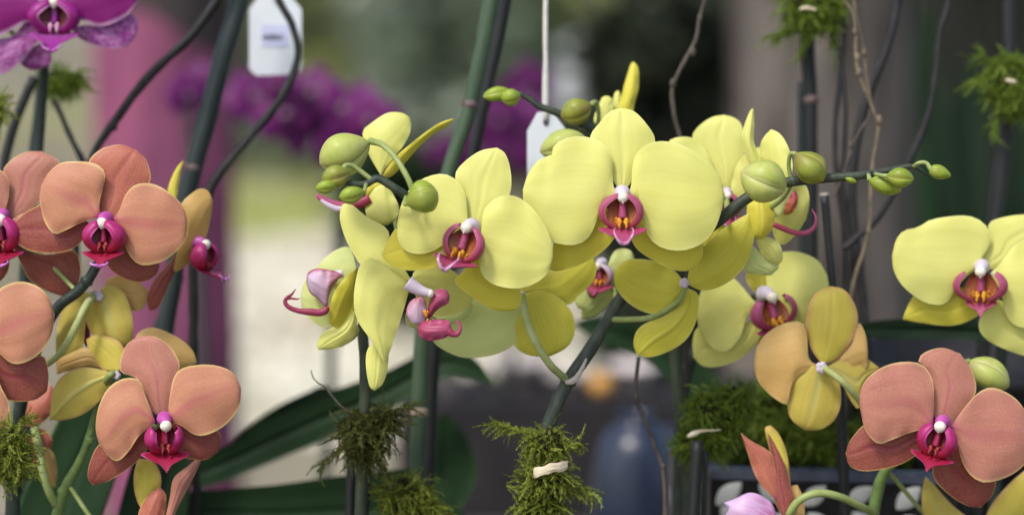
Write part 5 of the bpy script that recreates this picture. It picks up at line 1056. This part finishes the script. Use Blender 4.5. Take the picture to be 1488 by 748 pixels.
tag(mb.build('ball_ornament', [M['orange']], None, origin=(c.x, c.y, tz)), 'round orange ball out of focus on the dark table', 'ornament')

# ================================================================== purple orchids far behind
def far_orchid(pos, flowers, d, label, mat='purb'):
    tz = BENCH if d < 2 else globals()['tz']
    b = W(pos[0], pos[1], d); o = thing('orchid', (b.x, b.y, tz), label, 'orchid', 'blurred purple orchids behind')
    top = min(flowers, key=lambda f: f[1])
    pts = [Vector((b.x, b.y, tz)), Vector((b.x + .01, b.y, (tz + W(0, 374, d).z) / 2))] + [W(x, y, d + .02) for x, y, s in sorted(flowers, key=lambda f: -f[1])]
    mb = MB(); mb.tube(pts, [.004] * 2 + [.003] * (len(pts) - 2), 0, 8, 40); mb.build('stem', [M['stemd']], o)
    for (x, y, s) in flowers:
        mb = MB(); dd = d + random.uniform(-.03, .03); S = px_m(s, dd); c = W(x, y, dd); Mx = frame(random.uniform(-45, 45), random.uniform(-25, 15), random.uniform(-20, 20))
        for ang, ln, wd, zf in ((90, 1, .36, -.08), (215, .95, .34, -.1), (325, .95, .34, -.1), (8, 1.0, .55, .05), (172, 1.0, .55, .05)):
            ca, sa = math.cos(R(ang)), math.sin(R(ang)); rows = []
            for i in range(8):
                u = i / 7; h = wd * math.sin(math.pi * min(1, u * .93 + .03)) ** .7
                row = []
                for j in range(7):
                    v = j / 3 - 1
                    q = Vector((ca * u * ln - sa * h * v, sa * u * ln + ca * h * v, zf + .10 * math.sin(math.pi * u) * (1 - v * v) - .14 * u * u))
                    row.append(c + CV(Mx @ q * S))
                rows.append(row)
            mb.grid(rows, 0)
        mb.ball(c + CV(Mx @ Vector((0, -.08, .14)) * S), S * .16, 1, (1, 1.2, 1.2), 8, 10)
        mb.build('flower', [M[mat], M['ulobei']], o, origin=c)
    return o
far_orchid((460, 560), [(368, 140, 46), (415, 165, 52), (455, 135, 46), (450, 185, 50), (505, 160, 52), (490, 212, 42), (540, 175, 46), (405, 122, 36)], 1.93, 'blurred purple orchid spray below the white tag')
far_orchid((735, 560), [(772, 128, 42), (722, 172, 46), (762, 180, 46), (690, 225, 46), (735, 225, 46), (770, 232, 42), (648, 222, 32)], 2.42, 'blurred purple orchid spray behind the hanging string')
far_orchid((280, 560), [(273, 138, 36), (288, 112, 26)], 1.93, 'small blurred violet orchid in front of the pink post')

# ================================================================== place behind: ground, posts, trunks, shrubs
g = G('dappled_ground'); oc = g.coord('Object')
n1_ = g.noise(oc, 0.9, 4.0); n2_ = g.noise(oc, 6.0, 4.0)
colr = g.mix(g.ramp(n1_, 0.44, 0.60), (0.30, 0.27, 0.19), (0.17, 0.15, 0.10))  # lighter and darker soil patches imitate dappled sun and shade
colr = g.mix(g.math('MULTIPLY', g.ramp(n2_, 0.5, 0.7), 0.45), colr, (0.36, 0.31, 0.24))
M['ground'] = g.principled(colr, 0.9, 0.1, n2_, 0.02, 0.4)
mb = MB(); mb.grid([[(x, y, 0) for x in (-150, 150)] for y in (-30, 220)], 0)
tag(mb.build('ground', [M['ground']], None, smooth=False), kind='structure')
def gz(px, py):    # point of the ground under a photo pixel
    d = 1.0; p = W(px, py, 1.0) - CAMP; t = -CAMP.z / p.z; return CAMP + p * t
g = G('sunlit_ground'); oc = g.coord('Object'); n1_ = g.noise(g.coord('Object', (1.0, 0.45, 1)), 2.2, 4.0); n2_ = g.noise(oc, 7.0, 4.0)
colr = g.mix(g.ramp(n1_, 0.40, 0.64), (0.88, 0.85, 0.67), (0.64, 0.56, 0.42)); colr = g.mix(g.math('MULTIPLY', g.ramp(n2_, 0.5, 0.7), 0.3), colr, (0.58, 0.51, 0.43))  # cream colour paints sunlight onto this part of the ground
M['sunlit_patch'] = g.principled(colr, 0.9, 0.1, n2_, 0.02, 0.4)
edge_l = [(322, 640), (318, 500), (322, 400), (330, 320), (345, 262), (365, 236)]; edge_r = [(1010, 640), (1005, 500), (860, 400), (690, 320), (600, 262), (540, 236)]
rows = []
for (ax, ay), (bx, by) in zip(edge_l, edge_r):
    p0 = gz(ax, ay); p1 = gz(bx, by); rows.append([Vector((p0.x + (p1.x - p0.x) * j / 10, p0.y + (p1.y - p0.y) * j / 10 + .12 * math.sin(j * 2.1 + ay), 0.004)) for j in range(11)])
mb = MB(); mb.grid(rows, 0); tag(mb.build('sunlit_patch', [M['sunlit_patch']], None, smooth=False), kind='structure')
M['dapple'] = moss_mat('dapple_leaf', [(0.10, 0.075, 0.05), (0.55, 0.48, 0.36), (0.22, 0.24, 0.10), (0.70, 0.66, 0.54), (0.30, 0.22, 0.14), (0.40, 0.44, 0.20)])  # pale and dark leaves added to mottle the ground like dappled light
mb = MB(); rl = random.Random(12)
for _ in range(2600):
    p = gz(rl.uniform(-60, 1100), rl.choice((rl.uniform(60, 300), rl.uniform(200, 620)))); s = rl.uniform(.03, .075) * (1 + p.y / 30); t = rl.uniform(0, 6.28); u = Vector((math.cos(t), math.sin(t), rl.uniform(-.1, .5))).normalized(); v = Vector((-math.sin(t), math.cos(t), rl.uniform(-.3, .3)))
    q = Vector((p.x, p.y, .012)); b = len(mb.v); mb.v += [tuple(q), tuple(q + u * s * .5 + v * s * .3 + Vector((0, 0, .015))), tuple(q + u * s), tuple(q + u * s * .5 - v * s * .3 + Vector((0, 0, .015)))]; mb.uv += [(0, 0)] * 4; mb.f.append((b, b + 1, b + 2, b + 3)); mb.m.append(0)
tag(mb.build('dapple_leaves', [M['dapple']], None, smooth=False), 'light and dark leaf flecks added to imitate dappled light on the ground', None, None, 'stuff')
M['grass'] = moss_mat('grass_blades', [(0.40, 0.46, 0.13), (0.55, 0.58, 0.20), (0.48, 0.52, 0.17), (0.62, 0.62, 0.28)])
mb = MB()
rg = random.Random(3)
def grass_patch(cx, cy, rx, ry, n):
    for _ in range(n):
        a = rg.uniform(0, 6.283); q = math.sqrt(rg.random()); x = cx + rx * q * math.cos(a); y = cy + ry * q * math.sin(a); h = rg.uniform(.05, .12); w = rg.uniform(.006, .012)
        t = rg.uniform(0, 6.28); dx, dy = math.cos(t) * w, math.sin(t) * w; lx, ly = rg.uniform(-.05, .05), rg.uniform(-.05, .05)
        b = len(mb.v); mb.v += [(x - dx, y - dy, 0), (x + dx, y + dy, 0), (x + lx, y + ly, h)]; mb.uv += [(0, 0)] * 3; mb.f.append((b, b + 1, b + 2)); mb.m.append(0)
p = gz(392, 318); grass_patch(p.x, p.y, .34, .75, 900)
p = gz(450, 265); grass_patch(p.x, p.y, .5, .8, 350)
p = gz(50, 180); grass_patch(p.x, p.y, .9, 2.0, 500)
tag(mb.build('grass', [M['grass']], None, smooth=False), 'sunlit yellow green grass on the pale ground', None, None, 'stuff')

M['pinkc'] = simple_mat('pink_cloth', (0.34, 0.10, 0.19), (0.19, 0.06, 0.115), 14, 0.8, 0.2, 0.3, stretch=(1, 1, .3))
M['brownc'] = simple_mat('post_dark', (0.055, 0.047, 0.046), (0.08, 0.066, 0.064), 12, 0.8, 0.2, 0.5, stretch=(1, 1, .2))
dp = 2.95
a = W(124, 300, dp); b = W(328, 300, dp); cx = (a.x + b.x) / 2; rad = (b.x - a.x) / 2; cyy = a.y + rad
ztop = W(230, -12, dp).z
o = thing('post', (cx, cyy, 0), 'round post wrapped in faded pink cloth, out of focus at the left', 'post')
mb = MB(); rows = []
for i in range(40):
    z = 1.75 * i / 39
    rows.append([Vector((cx + rad * .93 * math.cos(2 * math.pi * j / 40), cyy + rad * .93 * math.sin(2 * math.pi * j / 40), z)) for j in range(40)])
mb.grid(rows, 0, closed=True); mb.cap(0, 0, 40, 0, True); mb.cap(0, 39, 40); mb.build('pole', [M['brownc']], o)
mb = MB(); rows = []
for i in range(50):
    row = []
    for j in range(72):
        an = 2 * math.pi * j / 72; f = 1 + .035 * math.sin(an * 9 + 1.5 * math.sin(i * .13)) + .03 * noise.noise(Vector((math.cos(an) * 2, math.sin(an) * 2, i * .12)))
        zt_ = ztop - .06 * math.cos(an + 0.9) + .02 * math.sin(3 * an); z = .05 + (zt_ - .05) * i / 49
        row.append(Vector((cx + rad * f * math.cos(an), cyy + rad * f * math.sin(an), z)))
    rows.append(row)
mb.grid(rows, 0, closed=True); mb.build('cloth_wrap', [M['pinkc']], o)

def bark(name, a, b):
    g = G(name); oc = g.coord('Object', (1, 1, .16)); n = g.noise(oc, 30, 3.0, .5); n2 = g.noise(g.coord('Object', (1, 1, .5)), 5, 3.0)
    col = g.mix(g.ramp(n, .35, .62), a, b); col = g.mix(g.math('MULTIPLY', g.ramp(n2, .45, .65), .5), col, tuple(x * 1.35 for x in b))
    return g.principled(col, .85, .15, n, .012, .8)
M['bark'] = bark('bark_grey', (0.045, 0.038, 0.033), (0.185, 0.160, 0.140))
M['barkd'] = bark('bark_dark', (0.030, 0.028, 0.024), (0.060, 0.062, 0.048))
def trunk_tree(px0, px1, d, mat, label, h=5.0, lean=0.0, seed=1):
    a = W(px0, 374, d); b = W(px1, 374, d); cx = (a.x + b.x) / 2; rad = (b.x - a.x) / 2; cy = a.y + rad
    o = thing('tree', (cx, cy, 0), label, 'tree')
    mb = MB(); rows = []; nz = 60
    for i in range(nz):
        z = h * i / (nz - 1); row = []
        fl = 1 + .55 * math.exp(-z / .22) - .05 * z
        for j in range(64):
            an = 2 * math.pi * j / 64; v = Vector((math.cos(an) * 1.6, math.sin(an) * 1.6, z * .8 + seed))
            r = rad * fl * (1 + .16 * noise.noise(v) + .05 * noise.noise(v * 3.5))
            row.append(Vector((cx + lean * z + r * math.cos(an), cy + r * math.sin(an), z)))
        rows.append(row)
    mb.grid(rows, 0, closed=True); mb.build('trunk', [M[mat]], o)
    rr = random.Random(seed); tops = []
    mb = MB()
    for k in range(6):
        t = rr.uniform(0, 6.28); z0 = h * rr.uniform(.72, .98); L = rr.uniform(1.2, 2.0)
        p0 = Vector((cx + lean * z0, cy, z0)); p2 = p0 + Vector((math.cos(t) * L, math.sin(t) * L, L * .8)); p1 = p0.lerp(p2, .5) + Vector((0, 0, .15)); tops.append(p2); tops.append(p1)
        mb.tube([p0, p1, p2], [rad * .4, rad * .25, rad * .08], 0, 8, 12)
    mb.build('limb', [M[mat]], o)
    return o, tops
def leafcloud(name, centers, n, size, mat, parent, rnd, spread):
    mb = MB()
    for _ in range(n):
        c = Vector(rnd.choice(centers)); v = Vector((rnd.gauss(0, 1), rnd.gauss(0, 1), rnd.gauss(0, 1))).normalized() * spread * rnd.random() ** .45
        p = c + v; p.z = max(p.z, 0.02); u = Vector((rnd.uniform(-1, 1), rnd.uniform(-1, 1), rnd.uniform(-.6, .4))).normalized(); w = u.cross(Vector((rnd.uniform(-1, 1), rnd.uniform(-1, 1), rnd.uniform(-1, 1)))).normalized(); s = size * rnd.uniform(.6, 1.3)
        b = len(mb.v); mb.v += [tuple(p), tuple(p + u * s * .5 + w * s * .22), tuple(p + u * s), tuple(p + u * s * .5 - w * s * .22)]; mb.uv += [(0, 0)] * 4; mb.f.append((b, b + 1, b + 2, b + 3)); mb.m.append(0)
    return mb.build(name, [M[mat]], parent, smooth=False)
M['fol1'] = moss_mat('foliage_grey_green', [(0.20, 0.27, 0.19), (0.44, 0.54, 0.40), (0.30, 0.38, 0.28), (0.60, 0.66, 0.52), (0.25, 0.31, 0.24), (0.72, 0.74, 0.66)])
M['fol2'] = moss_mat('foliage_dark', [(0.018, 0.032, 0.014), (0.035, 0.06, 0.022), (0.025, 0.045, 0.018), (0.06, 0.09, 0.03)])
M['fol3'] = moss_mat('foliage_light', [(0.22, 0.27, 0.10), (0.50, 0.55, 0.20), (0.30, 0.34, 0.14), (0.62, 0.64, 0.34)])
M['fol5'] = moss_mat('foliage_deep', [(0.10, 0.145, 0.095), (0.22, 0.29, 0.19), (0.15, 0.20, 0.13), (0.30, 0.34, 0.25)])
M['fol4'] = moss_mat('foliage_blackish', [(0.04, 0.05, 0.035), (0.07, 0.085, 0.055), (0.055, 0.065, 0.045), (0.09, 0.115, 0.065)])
t1, tops = trunk_tree(1052, 1345, 3.0, 'bark', 'grey brown tree trunk out of focus behind the right hand stakes', 3.2, 0.0, 4)
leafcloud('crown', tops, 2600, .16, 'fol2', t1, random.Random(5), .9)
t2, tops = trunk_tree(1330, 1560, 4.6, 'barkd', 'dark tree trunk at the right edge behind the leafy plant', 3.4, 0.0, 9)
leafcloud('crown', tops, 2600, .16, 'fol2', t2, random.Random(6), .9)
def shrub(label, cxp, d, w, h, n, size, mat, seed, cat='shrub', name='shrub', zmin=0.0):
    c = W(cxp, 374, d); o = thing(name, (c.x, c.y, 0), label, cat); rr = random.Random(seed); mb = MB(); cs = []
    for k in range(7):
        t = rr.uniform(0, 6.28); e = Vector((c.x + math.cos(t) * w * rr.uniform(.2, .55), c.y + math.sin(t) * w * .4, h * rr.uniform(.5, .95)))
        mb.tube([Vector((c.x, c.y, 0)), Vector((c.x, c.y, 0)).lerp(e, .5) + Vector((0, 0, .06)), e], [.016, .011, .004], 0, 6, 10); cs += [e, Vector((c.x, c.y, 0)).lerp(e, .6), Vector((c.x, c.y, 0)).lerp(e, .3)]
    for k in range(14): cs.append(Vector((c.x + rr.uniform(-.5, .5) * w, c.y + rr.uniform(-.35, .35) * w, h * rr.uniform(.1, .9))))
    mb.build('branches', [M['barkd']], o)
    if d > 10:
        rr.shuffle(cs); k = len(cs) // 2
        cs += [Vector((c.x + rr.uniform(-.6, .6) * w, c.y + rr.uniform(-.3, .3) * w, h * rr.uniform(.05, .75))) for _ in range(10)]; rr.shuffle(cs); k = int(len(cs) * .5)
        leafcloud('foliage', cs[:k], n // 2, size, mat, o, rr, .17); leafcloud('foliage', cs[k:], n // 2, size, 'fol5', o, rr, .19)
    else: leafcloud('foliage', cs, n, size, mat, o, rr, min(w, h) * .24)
    return o
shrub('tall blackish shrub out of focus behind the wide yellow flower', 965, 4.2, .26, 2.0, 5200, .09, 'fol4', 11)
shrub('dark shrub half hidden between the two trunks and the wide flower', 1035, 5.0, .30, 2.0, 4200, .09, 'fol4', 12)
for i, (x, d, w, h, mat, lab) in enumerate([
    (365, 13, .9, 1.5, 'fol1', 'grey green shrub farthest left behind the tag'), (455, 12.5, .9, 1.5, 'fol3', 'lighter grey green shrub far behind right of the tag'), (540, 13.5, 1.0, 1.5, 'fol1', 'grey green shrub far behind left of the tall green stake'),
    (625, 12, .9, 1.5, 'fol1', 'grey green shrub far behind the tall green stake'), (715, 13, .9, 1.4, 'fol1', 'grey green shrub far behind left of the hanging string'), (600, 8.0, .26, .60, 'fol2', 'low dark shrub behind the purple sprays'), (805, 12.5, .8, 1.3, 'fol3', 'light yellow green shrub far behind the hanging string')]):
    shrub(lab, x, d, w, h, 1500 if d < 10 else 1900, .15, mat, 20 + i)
# leafy plant at the right, blades only
c = W(1400, 374, 2.35)
o = thing('leafy_plant', (c.x, c.y, 0), 'dark leafy plant with long upright leaves between the trunks at the right', 'plant')
for i, (pts, dd, mt) in enumerate([([(1395, 900), (1375, 500), (1335, 200), (1328, 60), (1345, 0), (1362, 60), (1385, 220), (1410, 480)], 2.3, 'leafd'), ([(1410, 900), (1375, 520), (1370, 260), (1392, 120), (1425, 70), (1440, 160), (1432, 300), (1430, 520)], 2.32, 'leafd'),
      ([(1400, 900), (1352, 600), (1336, 330), (1325, 230), (1345, 215), (1362, 330), (1380, 560)], 2.28, 'leaf'), ([(1420, 900), (1425, 500), (1438, 330), (1462, 290), (1474, 360), (1462, 470), (1440, 600)], 2.4, 'leaf'),
      ([(1430, 900), (1446, 500), (1468, 200), (1492, 60), (1508, 130), (1490, 400), (1460, 620)], 2.42, 'leafd'), ([(1405, 900), (1385, 560), (1372, 400), (1345, 330), (1338, 380), (1362, 480), (1384, 640)], 2.26, 'leafd')]):
    blade('leaf', pts, dd, o, mt, 'leafd', dt=-10, bulge=-8, crease=6, thick=1.5)
# white card far behind, pale
o = card([(812, 62), (858, 46), (874, 70), (858, 125), (836, 158), (806, 150)], 4.3, .0008, 'tag', 'price_tag'); tag(o, 'tilted white card far out of focus right of the hanging string', 'tag')
mb = MB(); mb.tube(P3([(850, 52), (860, 0), (870, -140)], 4.301), [.0012] * 3, 0, 6, 12); mb.build('string', [M['string']], o)
# far broad leaves low in the picture
o = thing('orchid', root((560, 830), 1.45), 'leaves of a flowerless orchid plant, broad and dark green, low behind the left yellow orchid', 'orchid')
blade('leaf', [(720, 560), (690, 520), (640, 500), (560, 540), (480, 568), (400, 605), (340, 640), (280, 672), (255, 700), (300, 706), (350, 690), (430, 656), (520, 618), (600, 575), (660, 545)], 1.43, o, 'leaf', 'leafd', dt=-8, bulge=-5, crease=3, thick=1.8, tip=8)
blade('leaf', [(700, 800), (640, 690), (600, 680), (500, 690), (400, 704), (300, 712), (240, 720), (215, 740), (260, 770), (400, 790), (560, 800)], 1.38, o, 'leaf', 'leafd', dt=-6, bulge=-5, crease=2, thick=1.8, tip=7)
blade('leaf', [(520, 620), (478, 562), (450, 568), (400, 592), (350, 628), (322, 660), (360, 652), (420, 620), (470, 595)], 1.44, o, 'leafd', 'leaf', dt=-3, bulge=-3, crease=2, thick=1.6, tip=5)
blade('leaf', [(640, 780), (690, 700), (680, 640), (650, 600), (620, 620), (600, 680), (590, 760)], 1.46, o, 'leaf', 'leafd', dt=4, bulge=-4, crease=2, thick=1.6, tip=3)
blade('leaf', [(1010, 620), (960, 540), (880, 500), (830, 470), (870, 460), (950, 480), (1010, 520), (1050, 560)], 1.48, o, 'leaf', 'leafd', dt=3, bulge=-4, crease=2, thick=1.6, tip=3)

# ================================================================== light
w = bpy.data.worlds.new('World'); SC.world = w; w.use_nodes = True; nt = w.node_tree; nt.nodes.clear()
sky = nt.nodes.new('ShaderNodeTexSky'); sky.sky_type = 'NISHITA'; sky.sun_disc = False
ELEV = R(54); AZ = R(-142)     # high sun behind the viewer's left shoulder
sky.sun_elevation = ELEV; sky.sun_rotation = AZ; sky.air_density = 1.0; sky.dust_density = 3.0; sky.ozone_density = 0.6
bg = nt.nodes.new('ShaderNodeBackground'); bg.inputs[1].default_value = 0.13; ow = nt.nodes.new('ShaderNodeOutputWorld')
nt.links.new(sky.outputs[0], bg.inputs[0]); nt.links.new(bg.outputs[0], ow.inputs[0])
sd = bpy.data.lights.new('Sun', 'SUN'); so = bpy.data.objects.new('Sun', sd); COL.objects.link(so)
sd.energy = 1.4; sd.angle = R(11); sd.color = (1.0, 0.975, 0.93)
sv = Vector((math.sin(AZ) * math.cos(ELEV), math.cos(AZ) * math.cos(ELEV), math.sin(ELEV)))   # towards the sun
so.rotation_euler = sv.to_track_quat('Z', 'Y').to_euler(); so.location = (0, 0, 6)
SC.view_settings.view_transform = 'Standard'; SC.view_settings.look = 'None'; SC.view_settings.exposure = 0.56; SC.view_settings.gamma = 1.0
SC.render.engine = 'CYCLES'; SC.cycles.use_denoising = True; SC.cycles.max_bounces = 8; SC.cycles.transparent_max_bounces = 8
try: SC.cycles.denoiser = 'OPENIMAGEDENOISE'
except Exception: pass
